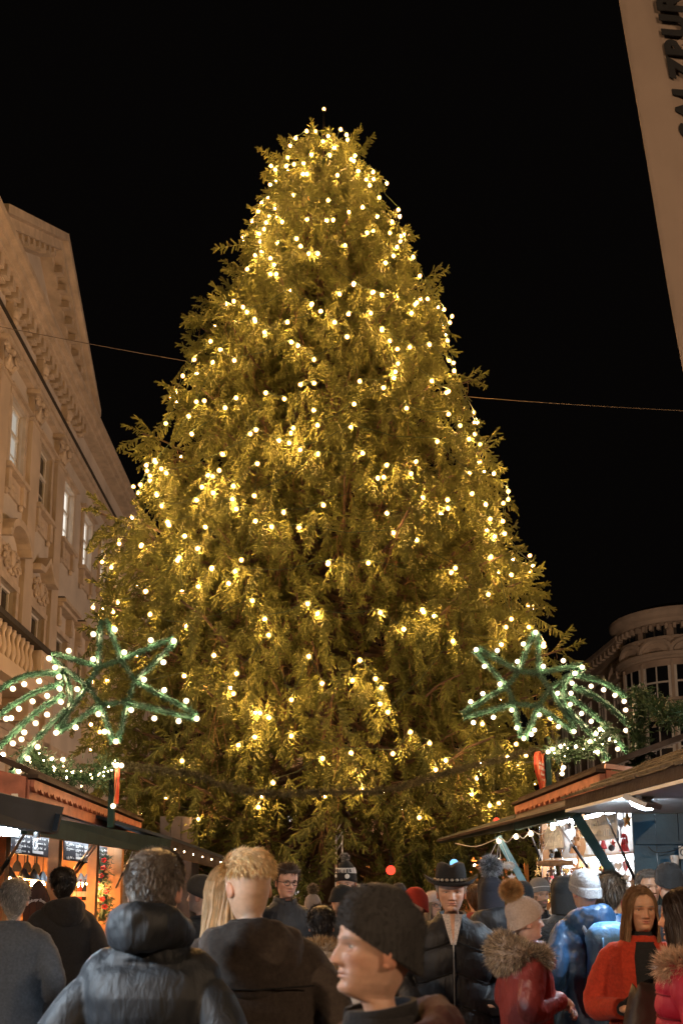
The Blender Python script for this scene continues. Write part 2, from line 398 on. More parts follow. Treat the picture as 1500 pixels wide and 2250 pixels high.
# ================================================================ round-cornered house on the right
RY = 60.0; RC = at(1482, 1500, RY); RX = RC.x; RAD = 3.55
STONE = mat('grey_brown_stone', (.44, .36, .3), .9, var=.22, nscale=.8, bump=.3, bscale=8)
STONE2 = mat('stone_moulding', (.5, .42, .35), .9, var=.15, nscale=1, bump=.2, bscale=10)
house = thing('corner_house', 'stone corner house with round tower and arched windows far right', 'building', (RX, RY, 0))
def zt(py): return at(1430, py, RY - 2.6).z
def hb(mb, name, m, parent=None, smooth=False):
    o = mb.build(name, m, None, smooth); o.parent = parent or house; o.data.transform(Matrix.Translation(-Vector(house.location))); return o
c0 = (RX, RY, 0)
m = MB(); m.lathe([(RAD, 0), (RAD, zt(1378)), (RAD-.2, zt(1374))], c0, 48); hb(m, 'tower_wall', STONE)
def ringmould(py0, py1, out, name='moulding'):
    z0, z1 = zt(py0), zt(py1); h = z1-z0
    m = MB(); m.lathe([(RAD-.1, z0), (RAD+out*.4, z0+h*.1), (RAD+out*.5, z0+h*.35), (RAD+out*.8, z0+h*.5), (RAD+out, z0+h*.75), (RAD+out, z1), (RAD-.1, z1+.05)], c0, 48)
    hb(m, name, STONE2)
ringmould(1376, 1345, .75, 'cornice'); ringmould(1412, 1403, .2); ringmould(1452, 1438, .45); ringmould(1560, 1546, .35); ringmould(1585, 1578, .15)
m = MB(); m.lathe([(RAD+.5, zt(1345)), (RAD*.8, zt(1325)), (.3, zt(1312))], c0, 40); hb(m, 'roof', LEADROOF)
def cyl_pt(a, z, dr): return Vector((RX + (RAD+dr)*math.sin(a), RY - (RAD+dr)*math.cos(a), z))
def curved(mb, a0, a1, z0, z1, d0, d1, n=4):
    for i in range(n):
        p, q = a0+(a1-a0)*i/n, a0+(a1-a0)*(i+1)/n
        mb.slab([cyl_pt(p, z0, d0), cyl_pt(q, z0, d0), cyl_pt(q, z1, d0), cyl_pt(p, z1, d0)], d1-d0)
for k in range(-2, 3):
    a = R(-7) + k*R(33)
    for (y0, y1, hw, nm) in ((1402, 1379, .2, 'attic_window'), (1536, 1466, .235, 'window'), (1690, 1598, .24, 'arched_window')):
        z0, z1 = zt(y0), zt(y1)
        p = MB(); curved(p, a-hw, a+hw, z0, z1, .005, .02)
        if nm == 'arched_window':
            for i in range(6):
                t0, t1 = i*math.pi/6, (i+1)*math.pi/6
                p.add([cyl_pt(a, z1, .015), cyl_pt(a+hw*math.cos(t0), z1+.75*math.sin(t0), .015), cyl_pt(a+hw*math.cos(t1), z1+.75*math.sin(t1), .015)], [(0, 1, 2)])
        pane = p
        f = MB(); e = .025
        curved(f, a-hw-e, a-hw+e, z0, z1, .0, .09, 1); curved(f, a+hw-e, a+hw+e, z0, z1, .0, .09, 1); curved(f, a-.012, a+.012, z0, z1, .02, .07, 1)
        zc = z0+(z1-z0)*.5
        if nm != 'attic_window': curved(f, a-hw, a+hw, zc-.06, zc+.06, .022, .075)
        o = hb(f, nm, FRAMEW if nm != 'attic_window' else LEADROOF); hb(pane, 'pane', GLASSD, o)
        s_ = MB()
        curved(s_, a-hw-.07, a+hw+.07, z0-.22, z0-.02, .0, .25)
        if nm == 'arched_window':
            pts = [cyl_pt(a+(hw+.05)*math.cos(t), z1+.9*math.sin(t), .06) for t in np.linspace(0, math.pi, 11)]; s_.tube(pts, .14, 6)
        if nm == 'window':
            curved(s_, a-hw-.07, a-hw-.03, z0, z1+.3, .0, .14, 1); curved(s_, a+hw+.03, a+hw+.07, z0, z1+.3, .0, .14, 1)
            pts = [cyl_pt(a+(hw+.06)*math.cos(t), zt(1436)+.85*math.sin(t), .15) for t in np.linspace(0, math.pi, 11)]; s_.tube(pts, .2, 6)
            s_.prism([((hw+.05)*math.cos(t), .75*math.sin(t)) for t in np.linspace(0, math.pi, 9)], lambda x, y, d: cyl_pt(a+x, zt(1436)+y, d), .1)
        hb(s_, 'window_surround', STONE2)
for k in range(26):
    a = R(-95) + k*R(7.6); m = MB(); curved(m, a-.03, a+.03, zt(1388), zt(1377), .0, .4, 1); hb(m, 'bracket', STONE2)
# receding wing
d = Vector((-.03, 1, 0)).normalized(); n_ = Vector((-1, -.03, 0)); p0 = Vector((RX-RAD+.35, RY+.3, 0))
def WP(t, z, n): return p0 + d*t + n_*n + Vector((0, 0, z))
def wb(mb, t0, t1, z0, z1, n0, n1): mb.slab([WP(t1, z0, n0), WP(t0, z0, n0), WP(t0, z1, n0), WP(t1, z1, n0)], n1-n0)
ztop = zt(1372)
m = MB(); wb(m, 0, 24, 0, ztop-1.2, -.5, 0); hb(m, 'wing_wall', STONE)
m = MB(); wb(m, 0, 24, ztop-1.2, ztop-.8, -.5, .25); wb(m, 0, 24, ztop-.3, ztop, -.5, .8); wb(m, 0, 24, ztop-.79, ztop-.31, -.5, .1); wb(m, 0, 24, zt(1450)-.2, zt(1450)+.2, -.1, .3); hb(m, 'wing_cornice', STONE2)
for i in range(26):
    t = .4+i*.9; m = MB(); wb(m, t, t+.4, ztop-.78, ztop-.31, .1, .6); hb(m, 'bracket', STONE2)
for i in range(6):
    t = 1.6+i*3.4
    for z0, z1 in ((zt(1536), zt(1466)), (zt(1690), zt(1600)), (ztop-2.6, ztop-1.7)):
        f = MB(); wb(f, t-.08, t, z0, z1, 0, .15); wb(f, t+1.2, t+1.28, z0, z1, 0, .15); wb(f, t+.57, t+.63, z0, z1, .03, .1); wb(f, t, t+1.2, (z0+z1)/2-.05, (z0+z1)/2+.05, .031, .11)
        o = hb(f, 'window', FRAMEW); q = MB(); wb(q, t, t+1.2, z0, z1, .004, .028); hb(q, 'pane', GLASSD, o)
    m = MB(); zz = zt(1462)+.3
    for (a0, c0_), (a1, c1_) in zip([(-.3, 0), (0, .5), (.6, .85), (1.2, .5)], [(0, .5), (.6, .85), (1.2, .5), (1.5, 0)]):
        m.slab([WP(t+a1, zz+c1_, 0), WP(t+a0, zz+c0_, 0), WP(t+a0, zz+c0_+.25, 0), WP(t+a1, zz+c1_+.25, 0)], .4)
    wb(m, t-.35, t+1.55, zz-.25, zz-.01, 0, .4); hb(m, 'window_hood', STONE2)

# ================================================================ far house seen below the branches
fh = thing('far_house', 'warm lit plaster house low behind the tree trunk', 'building', (0, 44, 0))
m = MB(); m.slab([(-9, 44, 0), (7, 44, 0), (7, 44, 8.5), (-9, 44, 8.5)], -.4); m.build('wall', mat('warm_plaster', (.55, .42, .3), .9, var=.25, nscale=.6), None).parent = fh
fh.children[0].data.transform(Matrix.Translation((0, -44, 0)))
for i in range(6):
    for z in (1.0, 4.6):
        x = -7.6 + i*2.6; f = MB(); 
        for a, b in ((x-.6, x-.5), (x+.5, x+.6), (x-.04, x+.04)): f.slab([(a, -.02, z), (b, -.02, z), (b, -.02, z+1.9), (a, -.02, z+1.9)], .08)
        o = f.build('window', FRAMEW, fh); q = MB(); q.slab([(x-.5, -.01, z), (x+.5, -.01, z), (x+.5, -.01, z+1.9), (x-.5, -.01, z+1.9)], .04); q.build('pane', LITPANE if (i+int(z)) % 3 == 0 else GLASSD, o)

# ================================================================ street lamps of the square (all stand just outside the picture)
def street_lamp(x, y, h, label, L=700, col=(1, .52, .22)):
    t = thing('street_lamp', label, 'street lamp', (x, y, 0), 0, 'street lamps round the square')
    m = MB(); m.lathe([(.16, 0), (.16, .25), (.09, .5), (.06, 1.2), (.05, h-.5), (.09, h-.45), (.05, h-.4), (.05, h-.2)], seg=12); m.build('pole', M_DARK, t, True)
    m = MB(); m.lathe([(.05, h-.2), (.2, h-.15), (.2, h-.12)], seg=12); m.build('cap', M_DARK, t)
    g_ = obj('globe', ico(.16), emis('lamp_globe_%d' % L, col, L), t); g_.location = (0, 0, h+.02)
street_lamp(-5.6, 9.5, 4.4, 'globe street lamp nearest the palace balcony', 340, (1, .66, .43))
street_lamp(-6.2, -3.0, 5.2, 'globe street lamp behind the crowd on the palace side', 2300, (1, .68, .42))
street_lamp(14.0, 26.0, 4.4, 'globe street lamp towards the round corner house', 6500, (1, .66, .45))
street_lamp(6.5, -4.0, 5.0, 'globe street lamp behind the crowd on the banner side', 1900, (1, .68, .42))

# ================================================================ overhead wire and banner
m = MB(); a, b = at(-60, 725, 15.2), at(1560, 925, 15.2)
m.tube([a.lerp(b, t) - Vector((0, 0, .35*math.sin(math.pi*t))) + Vector((0, 0, .18)) for t in np.linspace(0, 1, 24)], .007, 5)
tag(m.build('overhead_wire', mat('steel_wire', (.16, .13, .11), .6, .3)), 'thin steel wire spanning the square behind the treetop', 'wire')
ban = thing('banner', 'tall beige cloth banner with black lettering high on the right', 'banner', at(1640, 2150, 6))
ban.location.z = 0
bl = Vector(ban.location)
TL, BL = at(1325, -200, 6.0), at(1517, 900, 6.0)
ydir = (TL - BL).normalized(); xdir = Vector((ydir.z, 0, -ydir.x)).normalized(); H_ = (TL-BL).length; Wd = 1.25
rows, colsN = 40, 24; vs = []
for j in range(rows+1):
    for i in range(colsN+1):
        u, v_ = i/colsN*Wd, j/rows*H_
        vs.append(BL + xdir*u + ydir*v_ + Vector((0, .025*math.sin(u*9+v_*.9)+.012*math.sin(u*23+v_*2.1), 0)) - bl)
fs = [(j*(colsN+1)+i, j*(colsN+1)+i+1, (j+1)*(colsN+1)+i+1, (j+1)*(colsN+1)+i) for j in range(rows) for i in range(colsN)]
m = MB(); m.add(vs, fs); o = m.build('cloth', mat('beige_banner_cloth', (.28, .205, .155), .9, var=.08, nscale=2, bump=.2, bscale=300), ban, True)
so = o.modifiers.new('thick', 'SOLIDIFY'); so.thickness = .004
tm = text_mesh('SALZBURG', .275, .003, .014, .2, 'LEFT', 1.22)
M4 = Matrix((ydir, -xdir, Vector((0, -1, 0)))).transposed().to_4x4()      # reads bottom to top
t0 = at(1524, 318, 6.0) - bl; M4.translation = Vector((t0.x, -.043 + t0.y, t0.z)); tm.transform(M4)
obj('lettering', tm, mat('black_print', (.012, .011, .011), .8), ban)
m = MB(); m.tube([BL + xdir*-.05 + ydir*H_ - bl, BL + xdir*(Wd+.3) + ydir*H_ - bl], .025, 8); pt = BL + xdir*(Wd+.3) + ydir*H_ - bl
m.tube([(pt.x, pt.y, 0), (pt.x, pt.y, pt.z+.2)], .05, 10); m.build('flagpole', M_STEEL, ban, True)
random.seed(11); rng = np.random.default_rng(11)
# ================================================================ the spruce
TX, TY = -0.33, 14.3
prof_y = [262, 300, 340, 380, 440, 500, 600, 700, 800, 900, 1000, 1100, 1200, 1300, 1400, 1500, 1600, 1700, 1780, 1850]
prof_r = [5, 66, 100, 142, 155, 176, 236, 302, 325, 368, 400, 455, 490, 515, 525, 540, 545, 530, 480, 420]
pz = [at(705, y, TY).z for y in prof_y][::-1]; prr = [r/FPX*TY*1.0 for r in prof_r][::-1]
ZTOP = pz[-1]
def Rz(z): return float(np.interp(z, pz, prr))
TREEB = Vector((TX, TY, 0))
tree = thing('spruce_tree', 'huge lit Christmas spruce towering over the market square', 'tree', TREEB)
BARK = mat('spruce_bark', (.075, .048, .032), .9, var=.4, nscale=6, bump=.6, bscale=14)
TWIG = mat('bare_twig', (.15, .085, .042), .8, var=.35, nscale=5)
m = MB(); zs = np.linspace(0, ZTOP-.1, 30)
m.tube([(.04*math.sin(z*.8), .04*math.cos(z*.6), z) for z in zs], [.24*(1-z/ZTOP)**.85+.015 for z in zs], 12); m.build('trunk', BARK, tree, True)
# --- spray models (a twig with bottle-brush fingers)
NEED = mat('spruce_needles', (.12, .13, .03), .6, var=.6, nscale=1.6, trans=.1, spec=.3)
def finger(mb, p, d, L, rad):
    p, d = np.array(p), np.array(d)/np.linalg.norm(d); n = int(16 + L*190)
    t = rng.random((n, 1)); P = p + d*L*t; r = rng.normal(size=(n, 3)); x = np.cross(np.repeat(d[None], n, 0), r); x = nrm(x)
    taper = np.where(t > .8, 1-(t-.8)*2.2, 1) ; D = nrm(x*.8 + d*.9) * rad * (.95+.6*rng.random((n, 1))) * taper
    mb.ribbons(P, D*.7, D*.3, .008)
    mb.tube([p, p+d*L*.5, p+d*L*.9, p+d*L], [rad*.5, rad*.6, rad*.45, rad*.1], 6)
def spray(kind):
    mb = MB(); L = .5 + .16*rng.random(); axis = []; 
    sag = -.10 if kind == 0 else -.02
    for i in range(7):
        t = i/6; axis.append(np.array([L*t, .03*math.sin(3*t+kind), sag*t*t]))
    mb.tube([Vector(a) for a in axis], [.006*(1-.5*i/6) for i in range(7)], 4)
    k = 0
    for i in np.linspace(.12, .96, 11):
        j = int(i*6); a = axis[j] + (axis[min(j+1, 6)]-axis[j])*(i*6-j)
        for sgn in (-1, 1):
            if rng.random() < .22: continue
            th = R(25+50*rng.random()); d = np.array([math.cos(th), sgn*math.sin(th), -.15-.75*rng.random() + .25*rng.normal()])
            finger(mb, a, d, (.09+.13*rng.random())*(1-.35*i), .019+.006*rng.random())
        if rng.random() < .45: finger(mb, a, np.array([.4+.3*rng.normal(), .4*rng.normal(), -.8]), .1+.06*rng.random(), .021)
    finger(mb, axis[5], axis[6]-axis[5],   .16, .022)
    return mb
col_s = bpy.data.collections.new('spray_models')
for k in range(6):
    me = spray(k % 2).mesh('spray', False); me.materials.append(NEED); so_ = bpy.data.objects.new('spray_%d' % k, me); col_s.objects.link(so_)
# --- limbs, twigs and spray points
pts, rots, scl = [], [], []
limb = MB(); twig = MB()
def put(p, d, s, roll=0.0):
    d = d.normalized(); up = Vector((0, 0, 1)); y = up.cross(d)
    if y.length < .15: y = Vector((d.y, -d.x, 0)) if abs(d.x)+abs(d.y) > 1e-3 else Vector((0, 1, 0))
    y.normalize(); z = d.cross(y); M = Matrix((d, y, z)).transposed() @ Matrix.Rotation(roll, 3, 'X')
    pts.append(tuple(p)); rots.append(tuple(M.to_euler())); scl.append(s*.88)
z = 2.25; az0 = 0
limbs_n = 0
while z < ZTOP - 1.35:
    Rr = Rz(z); nb = 6 if Rr < .8 else (8 if Rr < 1.8 else 11)
    az0 += 1.1
    for b in range(nb):
        a = az0 + 2*math.pi*b/nb + random.uniform(-.25, .25); zz = z + random.uniform(-.16, .16)
        Ln = max(.1, Rz(zz) - (.26 if zz < 10 else .36)) * random.uniform(.82, 1.04) * (1.12 if random.random() < .08 else 1)
        if Ln < .12: Ln = .12
        o = Vector((math.cos(a), math.sin(a), 0)); side = Vector((-math.sin(a), math.cos(a), 0))
        up = .55 if z > ZTOP*.85 else (.22 if z > ZTOP*.6 else .02)
        droop = Ln * (.10 if z > ZTOP*.6 else .2)
        P = []
        nseg = 8
        for i in range(nseg+1):
            t = i/nseg; P.append(o*(Ln*t) + side*(.05*Ln*math.sin(2.2*t+b)) + Vector((0, 0, zz + up*Ln*t - droop*math.sin(math.pi*min(1, t*1.15)*.75) + .16*Ln*max(0, t-.7)**1.2)))
        r0 = .012 + .011*Ln
        limb.tube(P, [r0*(1-.75*i/nseg) for i in range(nseg+1)], 5); limbs_n += 1
        def on(t): i = min(int(t*nseg), nseg-1); return P[i].lerp(P[i+1], t*nseg-i), (P[i+1]-P[i]).normalized()
        # side branchlets with sprays
        step = .175 if zz > 6.5 else .2; t = max(.3, 1 - random.choice((1.2, 1.7, 2.2))/Ln) if Ln > .6 else .15; k = 0
        while t < 1.0:
            p, d = on(min(t, .999)); sg = 1 if k % 2 else -1; k += 1
            bl_ = min(.75, .22 + .5*(1-t)*Ln*.55) * random.uniform(.75, 1.2)
            dd = (d*.8 + side*sg*random.uniform(.5, .9) + Vector((0, 0, random.uniform(-.45, .0)))).normalized()
            q = p + dd*bl_*.55 + Vector((0, 0, -.05*bl_)); 
            if bl_ > .35:
                twig.tube([p, p.lerp(q, .5)+Vector((0, 0, .02)), q], .006, 3)
                put(p + dd*.06, dd + Vector((0, 0, -.15)), random.uniform(.7, 1.0), random.uniform(-.5, .5))
            put(q, dd + Vector((0, 0, random.uniform(-1.1, -.1))), random.uniform(.75, 1.12), random.uniform(-.6, .6))
            if random.random() < .8 and t > .3:         # hanging curtain
                h = p + dd*random.uniform(0, bl_*.5); ln = random.uniform(.15, .45)
                e = h + Vector((random.uniform(-.06, .06), random.uniform(-.06, .06), -ln))
                put(e + Vector((0, 0, ln*.55)), Vector((random.uniform(-.25, .25), random.uniform(-.25, .25), -1)) + o*.18, random.uniform(.7, 1.1), random.uniform(0, 6))
                if random.random() < .5: twig.tube([h, h.lerp(e, .5) + Vector((random.uniform(-.04, .04), random.uniform(-.04, .04), 0)), e], .004, 3)
            t += step/Ln * random.uniform(.8, 1.25)
        put(P[-1] - (P[-1]-P[-2]).normalized()*.25, (P[-1]-P[-2]) + Vector((0, 0, .1*Ln)), random.uniform(.8, 1.05), random.uniform(-.4, .4))
        put(P[-1] - (P[-1]-P[-2]).normalized()*.1, (P[-1]-P[-2]) + Vector((0, 0, .05)), random.uniform(.6, .9), random.uniform(-.4, .4))
        # bare twigs hanging inside the crown
        for q in range(int(2 + Ln*3.2)):
            t = random.uniform(.2, .9); p, d = on(t); ln = random.uniform(.25, .8)
            c1 = p + Vector((random.uniform(-.12, .12), random.uniform(-.12, .12), -ln*.5)); c2 = c1 + Vector((random.uniform(-.1, .1), random.uniform(-.1, .1), -ln*.5))
            twig.tube([p, c1, c2], [.0055, .0045, .003], 3, False)
    z += .30 if Rr > 1.2 else .22
for k in range(14):                                       # leader shoots
    a = random.uniform(0, 6.28); put(Vector((.15*math.cos(a), .15*math.sin(a), ZTOP-1.62+.5*random.random())), Vector((.5*math.cos(a), .5*math.sin(a), 1)), .75)
# ================================================================ light strings on the tree
def zc(l, ox, oy, k): return [(ox + a/k, oy + b/k) for a, b in l]
px_b = zc([(525,242),(603,270),(572,303),(712,262),(408,283),(375,328),(640,340),(612,385),(502,380),(360,398),(398,440),(455,435),(452,498),(476,498),(286,472),(657,505),(740,408),(757,418),(782,480),(830,530),(872,485),(875,528),(850,566),(953,553),(255,560),(760,595),(908,638),(390,625),(602,655),(205,672),(183,722),(285,702),(295,758),(808,697),(895,752),(1022,712),(1030,752),(633,773),(593,777),(230,788),(218,828),(190,857),(195,902),(413,885),(437,930),(298,910),(702,925),(835,850),(972,850),(1055,860),(1033,900),(540,975),(993,987),(945,1030),(1110,995),(165,985),(203,965),(257,1003),(117,1068),(257,1098),(292,1098),(1150,1108),(755,1153),(372,1197),(670,1217),(865,1208),(1017,1230),(1153,1245),(1197,1245),(1120,1280),(500,1281),(557,1320),(38,1260),(93,1295),(115,1325),(162,1367),(40,1390),(222,1447),(358,1385),(857,1332),(640,1387),(1295,1310),(1330,1388),(1343,1350),(923,1432),(718,1472),(1292,1428)], 500, 200, 2.727)
px_b += zc([(945,45),(1083,88),(1297,172),(730,82),(650,155),(497,102),(215,268),(255,80),(405,345),(833,345),(875,315),(1043,393),(1118,412),(1325,282),(1328,493),(1197,460),(72,575),(132,538),(218,632),(100,652),(98,685),(30,717),(605,612),(558,657),(885,563),(478,733),(710,727),(702,823),(862,797),(150,793),(185,872),(440,830),(230,990),(238,1013),(505,1027),(870,983),(990,1025),(1078,920),(1368,867),(1190,1030),(353,1093),(38,1158),(447,1185),(302,1272),(768,1268),(552,1325),(675,1440),(1402,1297),(70,1497)], 300, 850, 3.333)
px_b += zc([(378,47),(100,168),(143,163),(843,47),(767,135),(947,135),(788,282),(1052,265),(888,362),(1017,352),(608,328),(612,390),(423,423),(165,427),(212,573),(383,623),(895,550),(952,597),(1013,485),(1025,575),(665,828),(635,860),(30,790),(1182,810),(1210,850),(1075,877),(907,1020),(1088,763),(117,1153),(425,1133),(288,1275),(648,1362),(1075,1200),(1035,1260),(1203,1260),(1003,1388)], 800, 1000, 3.333)
px_b += zc([(528,80),(245,180),(272,287),(535,427),(870,453),(1281,120),(823,585),(622,605),(1012,635),(420,712),(1005,740),(20,632),(40,672),(183,797),(272,830),(420,952),(72,1013),(625,1100),(1203,927),(1088,1068),(1437,1113),(1370,1173),(855,1178),(885,1305),(638,1348),(202,1422),(1262,1490),(228,1350)], 500, 1300, 3)
px_b += [(463,750),(432,820),(515,792),(402,826),(640,752),(660,845),(690,790),(690,842),(790,838),(842,852),(868,817),(900,763),(943,757),(948,837),(997,815),(985,860),(985,910),(960,970),(770,938),(778,888),(1010,935),(1030,965),(820,642),(777,625),(762,740),(735,708),(685,668),(765,690),(839,722),(915,665),(290,1138),(370,1150),(345,1085),(395,1225),(435,1205),(465,1250),(310,1200),(320,1300),(330,1350),(400,1300),(225,1235),(205,1335),(408,1375),(470,1440),(405,1485),(400,1672),(365,1752),(435,1800),(520,1480),(355,1030),(1235,1690),(1230,1650),(1075,1770),(1095,1765),(1070,1795),(1036,1745),(1047,1710),(1155,1660),(930,1345),(1160,1330),(1195,1420),(250,1380),(300,1440),(560,1620),(600,1720)]
def tree_hit(px, py):
    d = ray(px, py); best = None
    for Y in np.arange(9.2, 15.6, .04):
        p = CAMP + d*(Y/d.y); g_ = math.hypot(p.x-TX, p.y-TY) - Rz(p.z)*.93 - .02
        if g_ < 0: return p
        if best is None or g_ < best[0]: best = (g_, p)
    return best[1]
bp = [tree_hit(*p) for p in px_b]
for k in range(110):                                      # more bulbs between the ones read off the photograph
    z = 3.2 + (ZTOP-4.2)*random.random()**1.2; a = random.uniform(-math.pi+.1, -.1); bp.append(Vector((TX+Rz(z)*.92*math.cos(a), TY+Rz(z)*.92*math.sin(a), z)))
for k in range(120):                                      # the far side of the tree, which the light rounds
    z = 2.6 + (ZTOP-3.2)*random.random()**1.3; a = random.uniform(.1, math.pi-.1); bp.append(Vector((TX+Rz(z)*math.cos(a), TY+Rz(z)*math.sin(a), z)))
# every bulb hangs by a twig: sprays just behind and below it
for p in bp:
    q = p - TREEB; o = Vector((q.x, q.y, 0)).normalized(); sd_ = Vector((-o.y, o.x, 0))
    for k in range(3):
        put(q - o*random.uniform(.15, .34) + sd_*random.uniform(-.24, .24) + Vector((0, 0, random.uniform(.02, .22))), o*random.uniform(.1, .5) + sd_*random.uniform(-.5, .5) + Vector((0, 0, random.uniform(-1.1, -.5))), random.uniform(.7, 1.0), random.uniform(-.6, .6))
lo = limb.build('limbs', BARK, tree, True); lo['kind'] = 'stuff'
to = twig.build('hanging_twigs', TWIG, tree); to['kind'] = 'stuff'
me = bpy.data.meshes.new('crown'); me.from_pydata(pts, [], [])
a_ = me.attributes.new('rot', 'FLOAT_VECTOR', 'POINT'); a_.data.foreach_set('vector', np.array(rots, np.float32).ravel())
a_ = me.attributes.new('scl', 'FLOAT', 'POINT'); a_.data.foreach_set('value', np.array(scl, np.float32))
a_ = me.attributes.new('idx', 'INT', 'POINT'); a_.data.foreach_set('value', rng.integers(0, 6, len(pts)).astype(np.int32))
crown = obj('crown', me, NEED, tree); crown['kind'] = 'stuff'; crown['label'] = 'dense drooping spruce needles glowing golden round the bulbs'
ng = bpy.data.node_groups.new('sprays', 'GeometryNodeTree'); ng.interface.new_socket('Geometry', in_out='INPUT', socket_type='NodeSocketGeometry'); ng.interface.new_socket('Geometry', in_out='OUTPUT', socket_type='NodeSocketGeometry')
N = ng.nodes.new; gi, go = N('NodeGroupInput'), N('NodeGroupOutput'); ci = N('GeometryNodeCollectionInfo'); ci.inputs['Collection'].default_value = col_s; ci.inputs['Separate Children'].default_value = True; ci.inputs['Reset Children'].default_value = True
ip = N('GeometryNodeInstanceOnPoints'); ip.inputs['Pick Instance'].default_value = True
def nattr(nm, ty): q = N('GeometryNodeInputNamedAttribute'); q.data_type = ty; q.inputs[0].default_value = nm; return q.outputs[0]
e2r = N('FunctionNodeEulerToRotation')
lk = ng.links.new; lk(nattr('rot', 'FLOAT_VECTOR'), e2r.inputs[0]); lk(e2r.outputs[0], ip.inputs['Rotation']); lk(nattr('scl', 'FLOAT'), ip.inputs['Scale']); lk(nattr('idx', 'INT'), ip.inputs['Instance Index'])
lk(gi.outputs[0], ip.inputs['Points']); lk(ci.outputs[0], ip.inputs['Instance']); lk(ip.outputs[0], go.inputs[0])
md = crown.modifiers.new('sprays', 'NODES'); md.node_group = ng
print('SPRAYS', len(pts), 'LIMBS', limbs_n)

# group into strings by height bands, then walk round each band
bp.sort(key=lambda p: p.z)
nst = 9; per = math.ceil(len(bp)/nst)
names_ = ['lowest string of warm bulbs wound round the tree', 'second string of warm bulbs up from the lowest branches', 'third string of warm bulbs from the bottom of the tree', 'string of warm bulbs below the middle of the tree', 'string of warm bulbs round the middle of the tree', 'string of warm bulbs just above the middle of the tree', 'third string of warm bulbs down from the treetop', 'second string of warm bulbs down from the treetop', 'topmost string of warm bulbs round the treetop']
for i in range(nst):
    grp = bp[i*per:(i+1)*per]
    s_ = thing('string_light', names_[i], 'string light', TREEB + Vector((0, 0, grp[0].z)), 0, 'light strings on the tree')
    loc = Vector(s_.location)
    # zig-zag order: two runs, ascending and descending, by angle
    grp.sort(key=lambda p: math.atan2(p.y-TY, p.x-TX)); 
    cab = MB(); run = {0: [], 1: []}; zm = sorted(p.z for p in grp)[len(grp)//2]
    for j, p in enumerate(grp): run[j % 2 if abs(p.z-zm) < .15 else int(p.z > zm)].append(p)
    for r_ in run.values():
        for p, q in zip(r_, r_[1:]):
            if (p-q).length > 2.3: continue
            cab.tube([p - loc + Vector((0, 0, .05)), (p+q)/2 - loc + Vector((0, 0, .02-.04*(p-q).length)), q - loc + Vector((0, 0, .05))],   .0055, 4, False)
    cab.build('cable', M_CABLE, s_)['kind'] = 'stuff'
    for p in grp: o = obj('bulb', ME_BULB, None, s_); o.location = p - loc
# tree-top light
tp = thing('treetop_lamp', 'small white lamp on a dark stick above the treetop', 'lamp', (TX, TY, ZTOP))
zt_ = at(703, 242, TY).z - ZTOP
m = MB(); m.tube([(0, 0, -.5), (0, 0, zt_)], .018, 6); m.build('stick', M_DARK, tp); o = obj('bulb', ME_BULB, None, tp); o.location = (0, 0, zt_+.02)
random.seed(21); rng = np.random.default_rng(21)
# ================================================================ helpers for things built in world space
class G:
    def __init__(s, name, label, cat, loc, group=None): s.t = thing(name, label, cat, loc, 0, group); s.l = Vector(loc)
    def b(s, mb, name, m, parent=None, smooth=False, cols=False):
        me = mb.mesh(name, smooth, cols); me.transform(Matrix.Translation(-s.l)); return obj(name, me, m, parent or s.t)
    def o(s, name, me, p, parent=None): q = obj(name, me, None, parent or s.t); q.location = Vector(p) - s.l; return q
def fr(a, b):                                            # flat frame along a->b, up z, outward normal
    x = (Vector(b)-Vector(a)); x.z = 0; x.normalize(); return x, Vector((0, 0, 1)), x.cross(Vector((0, 0, 1)))
def scribble(mb, o, x, y, n, wd, h):                     # a line of small white hand-lettered marks
    t = 0
    while t < wd:
        if random.random() < .16: t += h*.5; continue
        hh = h*random.choice((.55, .55, .6, 1.0)); w_ = h*random.uniform(.25, .5)
        a = o + x*t; mb.slab([a, a+x*h*.14, a+x*h*.14+y*hh, a+y*hh], .002)
        if random.random() < .7: mb.slab([a+y*hh*.8, a+x*w_+y*hh*.8, a+x*w_+y*hh, a+y*hh], .0025)
        if random.random() < .5: mb.slab([a+x*w_*.8, a+x*w_, a+x*w_+y*hh*.8, a+x*w_*.8+y*hh*.8], .0022)
        t += w_ + h*.18
M_CHALK = mat('chalk_white', (.75, .75, .72), .9, var=.05)
M_SLATE = mat('menu_black', (.014, .015, .02), .5, var=.15)
M_PINE = mat('pine_board', (.45, .22, .09), .6, var=.35, nscale=4, bump=.3, bscale=40)
M_BROWN = mat('brown_timber', (.06, .042, .032), .85, spec=.2, var=.35, nscale=5, bump=.4, bscale=30)
M_GREY = mat('grey_metal_sheet', (.035, .04, .046), .8, 0, var=.25, nscale=4)
M_STRUT = mat('gas_strut_black', (.012, .012, .013), .35, .5)
M_WARM = emis('pendant_warm', (1, .45, .13), 700)
M_TUBE = emis('cool_tube', (.8, .9, 1), 34)
